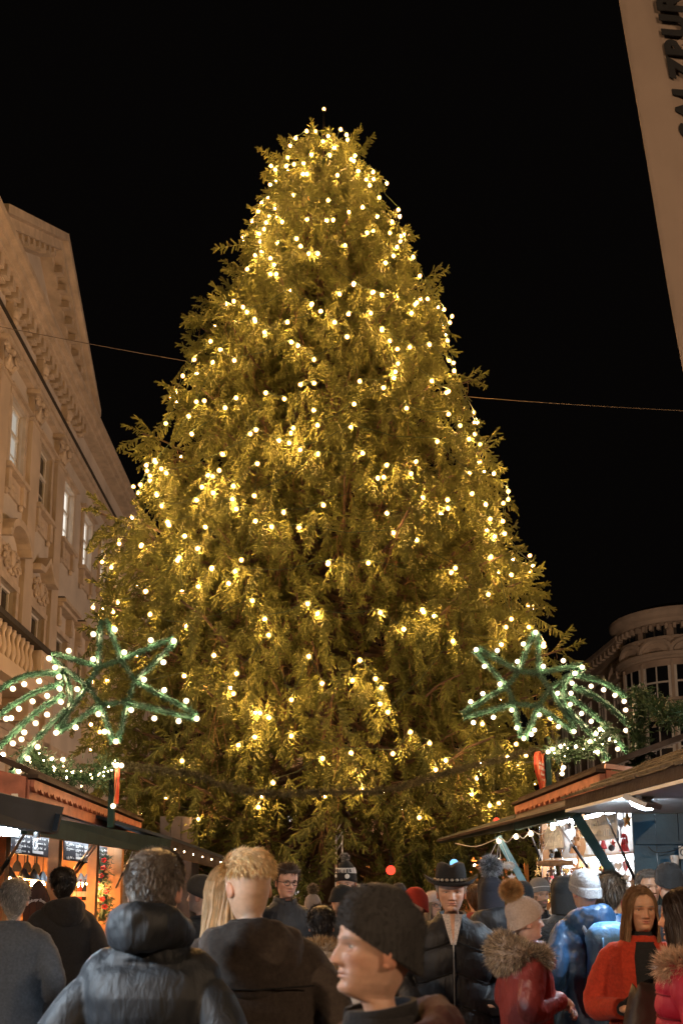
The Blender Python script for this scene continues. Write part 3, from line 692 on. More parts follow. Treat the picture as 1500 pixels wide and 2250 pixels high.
def fascia(g, a, b, h, nteeth, name='fascia', out=1):
    x, y, n = fr(a, b); a, b = Vector(a), Vector(b); b = Vector((b.x, b.y, b.z)); d = (b-a); L = d.length; d.normalize(); n = n*out
    m = MB(); m.slab([a-y*h, b-y*h, b, a], .025*out if out > 0 else -.025); fo = g.b(m, name, M_WOODRED)
    m = MB(); p = L/nteeth
    poly = [(0, 0), (L, 0)]
    for i in range(nteeth, 0, -1):
        q = (i-1)*p
        poly += [(q+p, -h*.30), (q+p*.78, -h*.42), (q+p*.55, -h*.33), (q+p*.45, -h*.52), (q+p*.2, -h*.46)]
    poly += [(0, -h*.3)]
    off = n*.03
    m.prism(poly, lambda s_, z_, e: a + d*s_ + y*z_ + off + n*e, .03); g.b(m, 'scalloped_trim', M_WOODRED, fo)
    m = MB(); m.slab([a+y*.004-n*.05, b+y*.004-n*.05, b+y*.03-n*.05, a+y*.03-n*.05], .0); m = MB()
    m.bar(a+y*.03+n*.02, b+y*.03+n*.02, .14, .03); g.b(m, 'drip_edge', M_BROWN, fo); return fo
def slabpx(g, px, name, m, th=.03, parent=None):
    mb = MB(); mb.slab([at(*p) for p in px], th); return g.b(mb, name, m, parent)

# ================================================================ left stall
L0 = at(60, 1713, 7.0); L1 = at(301, 1808, 11.0)
ls = G('market_stall', 'wooden food stall with red scalloped eave and chalk menu boards on the left', 'stall', (-3.2, 9, 0))
fascia(ls, L0, L1, .19, 24)
m = MB(); back = Vector((-1.6, 0, .75)); m.slab([L0+Vector((0, 0, .05)), L1+Vector((0, 0, .05)), L1+back, L0+back], .05); ls.b(m, 'roof', M_BROWN)
m = MB(); m.slab([L0+Vector((-.03, 0, -.19)), L1+Vector((-.03, 0, -.19)), L1+Vector((-1.5, 0, -.17)), L0+Vector((-1.5, 0, -.17))], .02); ls.b(m, 'soffit', M_BROWN)
m = MB(); g0 = L0 + Vector((0, -.02, .02)); m.slab([g0+Vector((-.9, 0, .22)), g0, g0-Vector((0, 0, .2)), g0+Vector((-.9, 0, .02))], .04); ls.b(m, 'gable_board', M_WOODRED)
for i, t in enumerate((0.02, .36, .7, .99)):
    p = L0.lerp(L1, t); m = MB(); m.box((p.x-.2, p.y, 1.12), (.1, .1, 2.24)); ls.b(m, 'post', M_PINE)
xw = -4.35
for i in range(14):                                      # back wall boards, one by one
    y0 = 6.6 + i*.36; m = MB(); m.box((xw, y0, 1.2), (.03, .35, 2.4)); ls.b(m, 'wall_board', M_PINE)
m = MB(); m.box((-2.95, 9.1, 1.0), (.5, 4.0, .05)); ls.b(m, 'counter', M_PINE)
for i in range(11):
    m = MB(); m.box((-2.75, 7.3+i*.36, .49), (.03, .34, .97)); ls.b(m, 'counter_board', M_PINE)
m = MB(); m.box((-4.1, 9.9, 1.42), (.35, 2.6, .04)); ls.b(m, 'shelf', M_PINE)
m = MB(); m.box((-3.55, 11.05, 1.2), (1.5, .03, 2.4)); ls.b(m, 'end_wall', M_PINE)
m = MB(); m.box((-3.6, 6.55, 1.2), (1.5, .03, 2.4)); ls.b(m, 'end_wall', M_PINE)
# menu boards
def menu(p0, p1, label):
    a, b = at(*p0[0]), at(*p1[0]); c, d = at(*p0[1]), at(*p1[1])
    g = G('menu_board', label, 'menu board', (a+b)/2, 'menu boards in the left stall')
    m = MB(); m.slab([c, d, b, a], -.02); g.b(m, 'panel', M_SLATE)
    x = (b-a).normalized(); y = (a-c).normalized(); n = x.cross(y); Lx = (b-a).length; Ly = (a-c).length
    m = MB(); ncol = 5
    for i in range(ncol):
        for j in range(4):
            if random.random() < .12: continue
            o = c + x*(Lx*(i+.12)/ncol) + y*(Ly*(.1+.22*j)) + n*.006
            if j == 0 and i % 2: m.slab([o, o+x*Lx*.13, o+x*Lx*.13+y*Ly*.13, o+y*Ly*.13], .002); continue
            scribble(m, o, x, y, n, Lx/ncol*.62, Ly*.11)
            scribble(m, o - y*Ly*.06, x, y, n, Lx/ncol*.35, Ly*.05)
            scribble(m, o + x*Lx/ncol*.7, x, y, n, Lx/ncol*.12, Ly*.09)
    g.b(m, 'chalk_writing', M_CHALK)['kind'] = 'stuff'
    m = MB(); m.bar(a+y*.03+n*.09, b+y*.03+n*.09, .03, .03); g.b(m, 'lamp_tube', M_TUBE)
    m = MB(); m.bar(a+y*.06+n*.06, b+y*.06+n*.06, .12, .02); g.b(m, 'lamp_cover', M_DARK)
menu(((-60, 1808, 7.7), (-60, 1864, 7.7)), ((134, 1842, 9.6), (134, 1887, 9.6)), 'nearer long black menu board with white chalk lettering')
menu(((143, 1845, 9.7), (143, 1889, 9.7)), ((236, 1862, 11.0), (236, 1903, 11.0)), 'farther black menu board behind the gas struts')
# bell-shaped board with arched lettering
bc = at(84, 1985, 8.3)
g = G('bell_board', 'dark bell shaped board with arched white lettering inside the left stall', 'sign', bc)
px = lambda n: n*8.3/FPX
pl = [(-29, -75), (29, -75), (29, -10), (25, 12), (16, 32), (8, 45), (0, 50), (-8, 45), (-16, 32), (-25, 12), (-29, -10)]
m = MB(); m.prism([(px(a), px(b)) for a, b in pl], lambda x_, z_, e: bc + Vector((x_, -e, z_)), .03); g.b(m, 'board', mat('smoked_wood', (.05, .028, .02), .6, var=.4, nscale=7))
for k in (-1, 0, 1):
    m = MB(); m.box(bc + Vector((k*px(15), -.032, -px(25))), (.004, .004, px(90))); g.b(m, 'board_joint', M_DARK)
txt = 'Salzburger Brezen'
for i, ch in enumerate(txt):
    if ch == ' ': continue
    a = R(38 - 76*i/(len(txt)-1)); r_ = px(30); me = text_mesh(ch, px(8.5), .001, .0004, .1, 'CENTER')
    M4 = Matrix.Translation(bc - g.l + Vector((0, -.034, -px(22)))) @ Matrix.Rotation(-a*-1, 4, 'Y').inverted() @ Matrix.Translation((0, 0, r_)) @ Matrix.Rotation(R(90), 4, 'X'); me.transform(M4)
    obj('letter', me, M_CHALK, g.t)
# pendant lamps
def pendant(px_, py_, Y, label):
    p = at(px_, py_, Y); g = G('pendant_lamp', label, 'lamp', p, 'pendant lamps in the left stall')
    m = MB(); m.lathe([(.075, -.05), (.07, -.045), (.028, .035), (.02, .05), (.012, .06)], p, 14); g.b(m, 'shade', mat('lamp_shade_grey', (.2, .23, .27), .4, .3), None, True)
    m = MB(); m.tube([p+Vector((0, 0, .06)), p+Vector((0, 0, .6))], .004, 4); g.b(m, 'cord', M_DARK)
    m = MB(); m.ell(p+Vector((0, 0, -.085)), (.028, .028, .055), 10); g.b(m, 'bulb', M_WARM, None, True)
pl_ = [(4, 1914, 8.9), (21, 1917, 9.0), (53, 1920, 9.1), (75, 1923, 9.2), (94, 1927, 9.3), (178, 1930, 10.2), (192, 1931, 10.3), (207, 1932, 10.4)]
ln_ = ['pendant lamp at the left picture edge', 'pendant lamp second from the left picture edge', 'pendant lamp third from the left picture edge', 'pendant lamp fourth from the left, left of the bell board tip', 'pendant lamp right above the bell shaped board', 'leftmost of the three pendant lamps above the bottles', 'middle one of the three pendant lamps above the bottles', 'rightmost of the three pendant lamps above the bottles']
for (a, b, c), l in zip(pl_, ln_): pendant(a, b, c, l)
for i, (a, b) in enumerate(((8, 1905), (38, 1901), (60, 1903), (80, 1906), (117, 1908))):
    p = at(a, b, 10.2); p.x = min(p.x, -4.2 + 0) if False else p.x
    m = MB(); m.prism([(x_*.0054, z_*.0054) for x_, z_ in [(-9, -14), (9, -14), (10, -6), (7, 4), (2, 10), (1.6, 24), (-1.6, 24), (-2, 10), (-7, 4), (-10, -6)]], lambda x_, z_, e: p + Vector((x_, e, z_)), .012)
    tag(m.build('wooden_paddle', M_DARK), ['black paddle at the left picture edge behind the lamps', 'black paddle second from left behind the lamps', 'black paddle third from left behind the lamps', 'black paddle fourth from left behind the lamps', 'black paddle beside the timber post of the left stall'][i], 'paddle', 'paddles hung on the stall wall')
# bottles
for i, (a, c_, nm) in enumerate(((166, (.25, .16, .05), 'amber bottle leftmost on the stall shelf'), (176, (.5, .06, .02), 'red liqueur bottle on the stall shelf'), (186, (.02, .02, .015), 'black bottle with pale label on the stall shelf'), (198, (.04, .03, .02), 'dark bottle rightmost on the stall shelf'))):
    p = at(a, 1978, 10.15); g = G('bottle', nm, 'bottle', p, 'bottles on the stall shelf')
    m = MB(); m.lathe([(.03, 0), (.034, .01), (.034, .13), (.014, .18), (.012, .23), (.014, .24)], p, 12); g.b(m, 'glass', mat('bottle_%d' % i, c_, .12, var=.1), None, True)
    m = MB(); m.lathe([(.0348, .04), (.0348, .1)], p, 12); g.b(m, 'label', mat('bottle_label', (.55, .45, .3), .7))
m = MB(); m.box(at(186, 1982, 10.15)+Vector((0, .02, -.01)), (.34, .14, .02)); ls.b(m, 'bottle_shelf', M_PINE)
m = MB(); pp = [at(228, 1885, 10.6), at(222, 1930, 10.5), at(230, 1975, 10.4), at(222, 2020, 10.3)]; conifer(m, catmull(pp), .11, 300)
vg = G('fir_garland', 'fir garland with red bows hanging on the far post of the left stall', 'garland', pp[-1]); vg.b(m, 'needles', M_FIR)
M_REDO = mat('red_ornament', (.5, .02, .02), .25, var=.1)
for i in range(7):
    p = catmull(pp)[3*i+1] + Vector((random.uniform(-.06, .06), -.1, 0)); m = MB()
    for k in range(5): a = 2*math.pi*k/5; m.ell(p+Vector((.022*math.cos(a), 0, .022*math.sin(a))), (.02, .01, .012), 6)
    vg.b(m, 'red_bow', M_REDO)
# raised green flap of the left stall, struts
lf = G('stall_flap', 'dark green raised shutter of the left food stall', 'shutter', at(250, 1830, 7.5))
slabpx(lf, [(60, 1832, 5.6), (372, 1879, 8.8), (377, 1845, 8.8), (60, 1787, 5.6)], 'edge_board', M_DKGREEN, -.04)
a, b = at(60, 1787, 5.6), at(377, 1845, 8.8); m = MB(); m.slab([a+Vector((-.03, 0, -.02)), b+Vector((-.03, 0, -.02)), L1+Vector((-.1, 0, -.25)), L0+Vector((-.1, 0, -.25))], -.03); lf.b(m, 'panel', M_DKGREEN)
def strut(p, q, label, r=.012):
    p, q = at(*p), at(*q); g = G('gas_strut', label, 'strut', q, 'gas struts of the stall flaps'); c = p.lerp(q, .55)
    m = MB(); m.tube([p, c], r*.6, 8); g.b(m, 'rod', M_STEEL, None, True); m = MB(); m.tube([c, q], r, 8); g.b(m, 'cylinder', M_STRUT, None, True); return g
strut((57, 1828, 5.7), (-6, 1930, 6.2), 'black gas strut crossing the nearer menu board', .016)
strut((203, 1858, 7.3), (160, 1915, 7.9), 'left one of two gas struts crossing the farther menu board', .014)
strut((211, 1859, 7.3), (167, 1918, 7.9), 'right one of two gas struts crossing the farther menu board', .014)
strut((292, 1872, 8.2), (255, 1950, 9.0), 'thin gas strut by the garland of the left stall', .01)
sf = G('awning', 'brown lit underside awning at the far end of the left stalls', 'awning', at(440, 1880, 9.6))
slabpx(sf, [(372, 1880, 9.0), (496, 1913, 10.4), (500, 1890, 10.4), (377, 1846, 9.0)], 'edge_board', M_BROWN, -.04)
a, b = at(377, 1846, 9.0), at(502, 1890, 10.4); m = MB(); m.slab([a, b, b+Vector((-1.2, 0, .35)), a+Vector((-1.2, 0, .35))], .03); sf.b(m, 'panel', M_GREY)
for k in range(6):
    p = at(385+k*20, 1866+k*5.6, 8.96+k*.235); sf.o('led', ME_LED, p)
# white tarpaulin booth behind
tb = G('white_booth', 'pale grey boarded booth behind the awning under the left branches', 'booth', at(395, 1900, 12))
m = MB(); p = at(392, 1990, 12); m.box((p.x, 12, 1.27), (.44, .6, 2.54)); tb.b(m, 'wall', mat('pale_grey_board', (.09, .08, .085), .8, var=.3, nscale=3))
for k in range(3): m = MB(); m.box((p.x-.14+k*.14, 11.685, 1.26), (.13, .02, 2.5)); tb.b(m, 'board', MATS['pale_grey_board'])
# nearest left flap with flood light and hook
nf = G('stall_flap', 'near dark grey stall flap at the left picture edge', 'shutter', at(60, 1790, 4.2))
slabpx(nf, [(-220, 1775, 3.1), (128, 1832, 4.5), (138, 1786, 4.5), (-220, 1712, 3.1)], 'edge_board', M_GREY, -.05)
a, b = at(-220, 1712, 3.1), at(138, 1786, 4.5); m = MB(); m.slab([a, b, b+Vector((-1.3, .1, .3)), a+Vector((-1.3, .1, .3))], .03); nf.b(m, 'panel', M_GREY)
m = MB(); m.slab([at(104, 1822, 4.44), at(128, 1826, 4.44), at(136, 1790, 4.44), at(110, 1786, 4.44)], .02); nf.b(m, 'end_bracket', M_DARK)
p = at(82, 1828, 4.35); m = MB(); m.box(p, (.025, .02, .06)); m.tube([p+Vector((.009*math.cos(t), -.012, -.05+.026*math.sin(t)-.01)) for t in np.linspace(0, 6.28, 13)], .004, 6); nf.b(m, 'hook', M_STEEL, None, True)
def floodlight(p, aim, label):
    g = G('floodlight', label, 'floodlight', p, 'floodlights under the stall flaps'); z = -Vector(aim).normalized(); x = Vector((0, 0, 1)).cross(z).normalized(); M = Matrix((x, z.cross(x), z)).transposed()
    m = MB(); m.box(p+M @ Vector((0, 0, .018)), (.2, .15, .03), M); g.b(m, 'housing', M_WHITEP)
    m = MB(); m.ell(p+M @ Vector((0, 0, .0)), (.09, .065, .025), 14, M); g.b(m, 'lamp_face', M_FLOOD, None, True)
    for k in (-.06, .06): m = MB(); m.bar(p+M @ Vector((k, .0, .033)), p+M @ Vector((k, 0, .033))*1.0+Vector((0, 0, .13)), .03, .008, (0, 1, 0)); g.b(m, 'bracket', M_WHITEP)
    q = p+M @ Vector((.08, .0, .033)); m = MB(); m.tube(catmull([q, q+Vector((.05, 0, .05)), q+Vector((.01, 0, .09)), q+Vector((.04, 0, .14))]), .007, 6); g.b(m, 'cable', M_WHITEP)
floodlight(at(10, 1808, 4.2), (.62, -.55, -.55), 'glaring floodlight under the near flap at the left edge')

floodlight(at(-520, 1800, 2.35), (.75, .1, -.6), 'second floodlight of the near left stall just outside the left edge')

# ================================================================ right stalls
R0 = at(1330, 1700, 7.5); R1 = at(1140, 1772, 10.2)
rs = G('market_stall', 'ornament stall with red scalloped eave and dazzling white display on the right', 'stall', (2.6, 8.6, 0))
fascia(rs, R1, R0, .2, 15)
m = MB(); m.slab([R0+Vector((0, 0, .05)), R1+Vector((0, 0, .05)), R1+Vector((1.5, 0, .6)), R0+Vector((1.5, 0, .6))], -.05); rs.b(m, 'roof', M_BROWN)
m = MB(); m.slab([R0+Vector((0, 0, -.19)), R1+Vector((0, 0, -.19)), R1+Vector((1.5, 0, -.15)), R0+Vector((1.5, 0, -.15))], -.02); rs.b(m, 'soffit', M_BROWN)
g0 = R0+Vector((0, -.03, .03)); m = MB(); m.slab([g0, g0+Vector((.9, 0, -.12)), g0+Vector((.9, 0, -.42)), g0+Vector((0, 0, -.22))], .04); rs.b(m, 'gable_board', M_WOODRED)
m = MB(); m.bar(g0+Vector((-.02, -.02, .03)), g0+Vector((.95, -.02, -.1)), .05, .04); rs.b(m, 'gable_trim', mat('pinkish_paint', (.55, .33, .27), .6))
# display wall: bright shelves facing the lane
D0, D1 = at(1408, 1900, 6.75), at(1192, 1900, 9.3); dx = Vector((D1.x-D0.x, D1.y-D0.y, 0)); dl = dx.length; dx.normalize(); dn = Vector((-dx.y, dx.x, 0))
if dn.x > 0: dn = -dn
M_DISP = mat('white_display_cloth', (.72, .7, .68), .8, var=.1)
def DP(t, z, n): return Vector((D0.x, D0.y, 0)) + dx*t + dn*n + Vector((0, 0, z))
m = MB(); m.slab([DP(0, .9, -.25), DP(dl, .9, -.25), DP(dl, 2.3, -.25), DP(0, 2.3, -.25)], -.03); rs.b(m, 'display_back', M_DISP)
for z in (1.0, 1.3, 1.6, 1.88): m = MB(); m.slab([DP(0, z, -.25), DP(dl, z, -.25), DP(dl, z, .0), DP(0, z, .0)], .02); rs.b(m, 'shelf', M_DISP)
for t in (.02, dl*.55, dl-.02): m = MB(); m.box(DP(t, 1.15, -.02), (.07, .07, 2.3)); rs.b(m, 'post', M_PINE)
m = MB(); m.slab([DP(0, .95, .0), DP(dl, .95, .0), DP(dl, .95, .35), DP(0, .95, .35)], .04); rs.b(m, 'counter', M_PINE)
for i in range(8): t = dl*i/8; m = MB(); m.slab([DP(t, .0, .33), DP(t+dl/8-.01, .0, .33), DP(t+dl/8-.01, .94, .33), DP(t, .94, .33)], .02); rs.b(m, 'counter_board', M_DKGREEN)
for i, z in enumerate((2.26, 1.85)):
    m = MB(); m.bar(DP(.1, z, -.08), DP(dl-.1, z, -.08), .03, .03); rs.b(m, 'lamp_tube', M_TUBE)
# small ornaments
def star_poly(r1, r2, n=5): return [((r1 if k % 2 == 0 else r2)*math.sin(math.pi*k/n), (r1 if k % 2 == 0 else r2)*math.cos(math.pi*k/n)) for k in range(2*n)]
heart = [(.5*16*math.sin(t)**3/16, .5*(13*math.cos(t)-5*math.cos(2*t)-2*math.cos(3*t)-math.cos(4*t))/16) for t in np.linspace(0, 2*math.pi, 22, endpoint=False)]
def om(kind):
    m = MB(); fl = lambda x, z, e: Vector((x, e, z))
    if kind == 'star': m.prism(star_poly(.05, .022), fl, .012)
    if kind == 'heart': m.prism([(x*.1, z*.1) for x, z in heart], fl, .014)
    if kind == 'ball': m.ell((0, 0, 0), .032, 10)
    if kind == 'bell': m.lathe([(.001, .045), (.015, .042), (.022, .01), (.036, -.03), (.04, -.04)], seg=10)
    if kind == 'angel': m.lathe([(.001, .03), (.012, .02), (.035, -.06)], seg=8); m.ell((0, 0, .045), .017, 8); m.prism([(x*.11, z*.06) for x, z in heart], fl, .008)
    if kind == 'icicle': m.lathe([(.001, -.09), (.008, -.03), (.012, .02), (.006, .05)], seg=6)
    m.tube([(0, .006, .03), (0, .006, .16)], .0015, 3)
    return m.mesh(kind, kind in ('ball', 'bell', 'icicle'))
OM = {k: om(k) for k in ('star', 'heart', 'ball', 'bell', 'angel', 'icicle')}
OC = {'white': mat('orn_white', (.75, .74, .72), .5, var=.08), 'silver': mat('orn_silver', (.7, .7, .72), .2, .9, var=.1), 'red': mat('orn_red', (.5, .03, .03), .4, var=.15), 'wood': mat('orn_wood', (.42, .22, .1), .6, var=.25), 'gold': mat('orn_gold', (.75, .45, .15), .25, .9, var=.1), 'brown': mat('orn_brown', (.1, .04, .02), .5), 'black': mat('orn_black', (.03, .03, .035), .5)}
OMC = {}
def ornament(kind, colr, p, sc_=1, rz=0, where='on the shelves of the right stall', grp='ornaments in the right stall'):
    key = (kind, colr)
    if key not in OMC: me = OM[kind].copy(); me.materials.append(OC[colr]); OMC[key] = me
    o = obj(kind + '_ornament', OMC[key], None); o.location = p; o.rotation_euler = (0, 0, rz); o.scale = (sc_,)*3
    tag(o, '%s %s ornament %s' % ({'wood': 'wooden', 'gold': 'golden'}.get(colr, colr), kind, where), 'ornament', grp); return o
ORD = 'first second third fourth fifth sixth seventh eighth ninth tenth eleventh twelfth thirteenth fourteenth fifteenth sixteenth seventeenth eighteenth nineteenth twentieth twenty-first twenty-second twenty-third twenty-fourth twenty-fifth twenty-sixth twenty-seventh twenty-eighth'.split()
yaw_d = math.atan2(dx.y, dx.x)
for row, z in enumerate((1.08, 1.2, 1.38, 1.5, 1.68, 1.78, 1.96, 2.06, 2.16)):
    t = .06; cnt = 0
    while t < dl-.05:
        k = random.choice(('star', 'heart', 'ball', 'angel', 'icicle', 'star', 'bell')); c_ = random.choice(('white', 'white', 'silver', 'white', 'silver', 'wood', 'red', 'gold', 'black'))
        ornament(k, c_, DP(t, z+random.uniform(-.04, .04), random.uniform(-.02, .1)), random.uniform(.7, 1.25), yaw_d+random.uniform(-.5, .5), '%s from the near end, %s row, right stall' % (ORD[cnt], ORD[8-row])); cnt += 1; t += random.uniform(.1, .2)
# hanging signs in the display
for (t, z, w_, h_, lb) in ((.5, 2.0, .75, .2, 'white lettered wooden sign nearer in the ornament display'), (1.75, 1.98, .6, .2, 'white lettered wooden sign farther in the ornament display')):
    g = G('wooden_sign', lb, 'sign', DP(t, z, .12)); m = MB(); m.slab([DP(t-w_/2, z, .12), DP(t+w_/2, z, .12), DP(t+w_/2, z+h_, .12), DP(t-w_/2, z+h_, .12)], -.012); g.b(m, 'board', mat('silver_grey_board', (.45, .45, .46), .6, var=.2))
    m = MB()
    for j in (0, 1): scribble(m, DP(t+w_/2-.06, z+.03+.09*j, .133), -dx, Vector((0, 0, 1)), dn, w_-.12, .06)
    g.b(m, 'lettering', M_CHALK)['kind'] = 'stuff'
# green beam (raised flap edge) and braces
rf = G('stall_flap', 'long dark green flap beam above the ornament stall', 'shutter', at(1200, 1810, 8))
slabpx(rf, [(965, 1853, 10.4), (1128, 1823, 8.6), (1128, 1797, 8.6), (958, 1848, 10.4)], 'edge_board', mat('aged_green_paint', (.022, .035, .03), .85, var=.3), -.04)
slabpx(rf, [(1129, 1824, 8.59), (1378, 1760, 6.1), (1378, 1733, 6.1), (1129, 1798, 8.59)], 'edge_board', M_DKGREEN, -.05)
a, b = at(958, 1846, 10.4), at(1378, 1735, 6.1); m = MB(); m.slab([a, b, b+Vector((.5, .3, .25)), a+Vector((.9, .3, .3))], -.025); rf.b(m, 'panel', M_BROWN)
for (p, q, wd, lb) in (((1262, 1788, 7.0), (1372, 1965, 7.2), .075, 'brace'), ((1092, 1838, 9.0), (1155, 1950, 9.2), .07, 'brace')):
    m = MB(); m.bar(at(*p), at(*q), wd, .03, (0, -1, 0)); rf.b(m, lb, M_DKGREEN if p[0] > 1200 else mat('blue_green_paint', (.1, .2, .24), .5))
strut((1218, 1800, 7.4), (1290, 1905, 7.7), 'gas strut left of the broad green brace of the ornament stall', .014)
strut((1322, 1776, 6.5), (1402, 1950, 6.7), 'gas strut right of the broad green brace of the ornament stall', .012)
strut((1160, 1818, 8.2), (1187, 1890, 8.4), 'steel strut behind the wicker bar', .012)
rb = G('string_light', 'short string of white bulbs under the green flap beam on the right', 'string light', at(1150, 1830, 8.3))
m = MB(); pth = []
bl_px = [(1000, 1853, 10.0), (1095, 1842, 8.9), (1133, 1832, 8.5), (1165, 1825, 8.2), (1213, 1812, 7.6), (1250, 1802, 7.2)]
for p, q in zip(bl_px, bl_px[1:]):
    a, b = at(*p), at(*q); pth += [a, a.lerp(b, .5)-Vector((0, 0, .06))]
m.tube(catmull(pth, 4), .005, 5); rb.b(m, 'cable', M_WHITEP)
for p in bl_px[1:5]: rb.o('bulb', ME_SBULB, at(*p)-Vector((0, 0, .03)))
# hanging wicker bar and wreath ring with ornaments
wk = G('wicker_bar', 'wicker wrapped hanging bar with heart ornaments in front of the display', 'decoration', at(1218, 1898, 7.4))
m = MB(); a, b = at(1178, 1898, 7.4), at(1258, 1895, 7.4); m.tube([a, a.lerp(b, .3), a.lerp(b, .7), b], [.02, .026, .026, .02], 8); tinsel(m, [a, b], .022, 1500, .004, .02); wk.b(m, 'bar', mat('wicker', (.34, .17, .07), .8, var=.4, nscale=30))
m = MB(); top = at(1222, 1812, 7.4)
for p in (a, a.lerp(b, .45), b): m.tube([p, top], .003, 4)
wk.b(m, 'cord', M_WHITEP)
for i in range(16):
    t = i/15; p = a.lerp(b, t) - Vector((0, .0, .07+.06*(i % 3)+.1*(i % 2)))
    ornament(random.choice(('heart', 'heart', 'bell', 'star', 'angel')), random.choice(('red', 'brown', 'wood', 'white', 'gold')), p+Vector((0, random.uniform(-.04, .04), 0)), random.uniform(.6, .85), random.uniform(-.4, .4), '%s from the left below the wicker bar' % ORD[i], 'ornaments below the wicker bar')
wr = G('hanging_ring', 'pale fluffy ring hung on cords below the blue green brace', 'decoration', at(1094, 1902, 7.6))
m = MB(); c = at(1094, 1902, 7.6); ring = [c+Vector((.115*math.cos(t), .115*math.sin(t), 0)) for t in np.linspace(0, 2*math.pi, 25)]; tinsel(m, ring, .022, 1500, .006, .03); wr.b(m, 'ring', OC['white'])
m = MB(); top = at(1096, 1840, 7.6)
for k in range(4): m.tube([ring[k*6], top], .003, 4)
wr.b(m, 'cord', M_WHITEP)
for k in range(6): ornament(('star', 'heart', 'angel')[k % 3], 'white', ring[k*4]-Vector((0, 0, .1+.07*(k % 3))), .8, random.uniform(-.5, .5), '%s round from the right below the pale ring' % ORD[k], 'ornaments below the pale ring')
# near right stall: shingled roof edge, white soffit, blue wall, flood light
nr = G('market_stall', 'near stall with shingled roof edge and dark blue wall at the right edge', 'stall', (3.2, 6, 0))
a, b = at(1240, 1756, 6.2), at(1560, 1660, 4.1)
m = MB(); m.slab([a-Vector((0, 0, .07)), b-Vector((0, 0, .07)), b, a], -.04); nr.b(m, 'gutter_board', M_BROWN)
m = MB(); m.slab([a+Vector((.0, 0, -.075)), b+Vector((.0, 0, -.075)), b+Vector((.9, .3, -.06)), a+Vector((.9, .3, -.06))], -.02); nr.b(m, 'soffit', M_WHITEP)
M_SHING = mat('mossy_shingle', (.13, .1, .06), .85, var=.5, nscale=9, bump=.4, bscale=20)
for row in range(4):
    for i in range(13):
        t = (i+.5*(row % 2))/13; p = a.lerp(b, t); q = a.lerp(b, min(1.02, t+.072)); up = Vector((.28, .05, .10))
        o1 = up*row*.7 + Vector((-.03, 0, .012+.012*row+random.uniform(0, .01)))
        m = MB(); m.slab([p+o1, q+o1, q+o1+up, p+o1+up], -.018); nr.b(m, 'shingle', M_SHING)
M_BLUEW = mat('dark_blue_boards', (.025, .08, .13), .55, var=.35, nscale=4, bump=.2, bscale=20)
w0 = at(1392, 1900, 6.7)
for i in range(7): m = MB(); m.box((w0.x+.01+.085+i*.175, 6.72, 1.15), (.17, .03, 2.3)); nr.b(m, 'wall_board', M_BLUEW)
m = MB(); z_ = at(1450, 1851, 6.7).z; m.box((w0.x+.62, 6.69, z_), (1.2, .02, .03)); nr.b(m, 'rail', M_BLUEW)
m = MB(); m.tube(catmull([at(1422, 1860, 6.6), at(1440, 1873, 6.6), at(1475, 1870, 6.6), at(1500, 1858, 6.6)]), .004, 4); nr.b(m, 'cable', M_DARK)
p = at(1481, 1888, 6.6); m = MB(); m.lathe([(.025, -.05), (.032, .02), (.03, .03)], p, 10); tag(m.build('paper_cup', M_WHITEP, None, True), 'white paper cup hung on the dark blue wall', 'cup')
p = at(1498, 1873, 6.66); g = G('notice', 'small white notice with a round dark letter on the blue wall', 'sign', p); m = MB(); m.box(p, (.055, .004, .1)); g.b(m, 'paper', M_WHITEP); m = MB(); m.tube([p+Vector((.016*math.cos(t), -.004, .022*math.sin(t))) for t in np.linspace(.8, 5.6, 12)], .004, 4); g.b(m, 'letter', M_SLATE)
p = at(1494, 1945, 6.6); m = MB(); m.box(p, (.1, .006, .18)); tag(m.build('paper_sheet', M_WHITEP), 'white paper sheet on the blue wall behind the black beanie', 'paper')
floodlight(at(1408, 1768, 5.1), (-.3, .3, -.9), 'glaring floodlight under the near right roof')

# ================================================================ comet stars
def comet(Y, tips, hexv, tails, spine, bulbs, label):
    c = at(sum(h[0] for h in hexv)/6, sum(h[1] for h in hexv)/6, Y)
    g = G('comet_star', label, 'star decoration', c, 'lit comet stars over the stalls')
    r_ = .031*Y/8.5
    def tn(pts, name, rr=r_):
        m = MB(); tinsel(m, pts, rr, 2200, .006, .03*Y/8.5); g.b(m, name, M_GREEN)
    for i in range(6):
        tn([at(*hexv[i], Y), at(*hexv[(i+1) % 6], Y)], 'hexagon_bar', r_*.75)
        for h in (hexv[i], hexv[(i+1) % 6]):
            a, b = at(*h, Y), at(*tips[i], Y); off = (at(*hexv[(i+1) % 6], Y)-at(*hexv[i], Y)).normalized()*(.03 if h is not hexv[i] else -.03)
            tn([a, a.lerp(b, .5)+off*.4, b+off*.7], 'star_arm')
    for t in tails: tn(catmull([at(*p, Y-.02) for p in t]), 'tail')
    tn(catmull([at(*p, Y+.01) for p in spine]), 'spine')
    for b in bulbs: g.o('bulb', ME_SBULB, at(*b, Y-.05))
    return g
lb = zc([(617,130),(758,100),(820,250),(995,170),(1147,175),(1078,315),(950,430),(1083,500),(1228,570),(1297,687),(1178,703),(1018,685),(865,630),(650,657),(690,773),(765,838),(500,745),(372,780),(510,493),(395,490),(390,412),(403,577),(312,660),(313,537),(260,440),(162,460),(87,490),(217,573),(127,622),(75,683),(43,688),(237,717),(162,778),(143,823),(87,850),(250,873),(22,925),(185,950),(125,1033),(82,1112),(455,240),(615,295),(365,350),(325,290)], 0, 1350, 3)
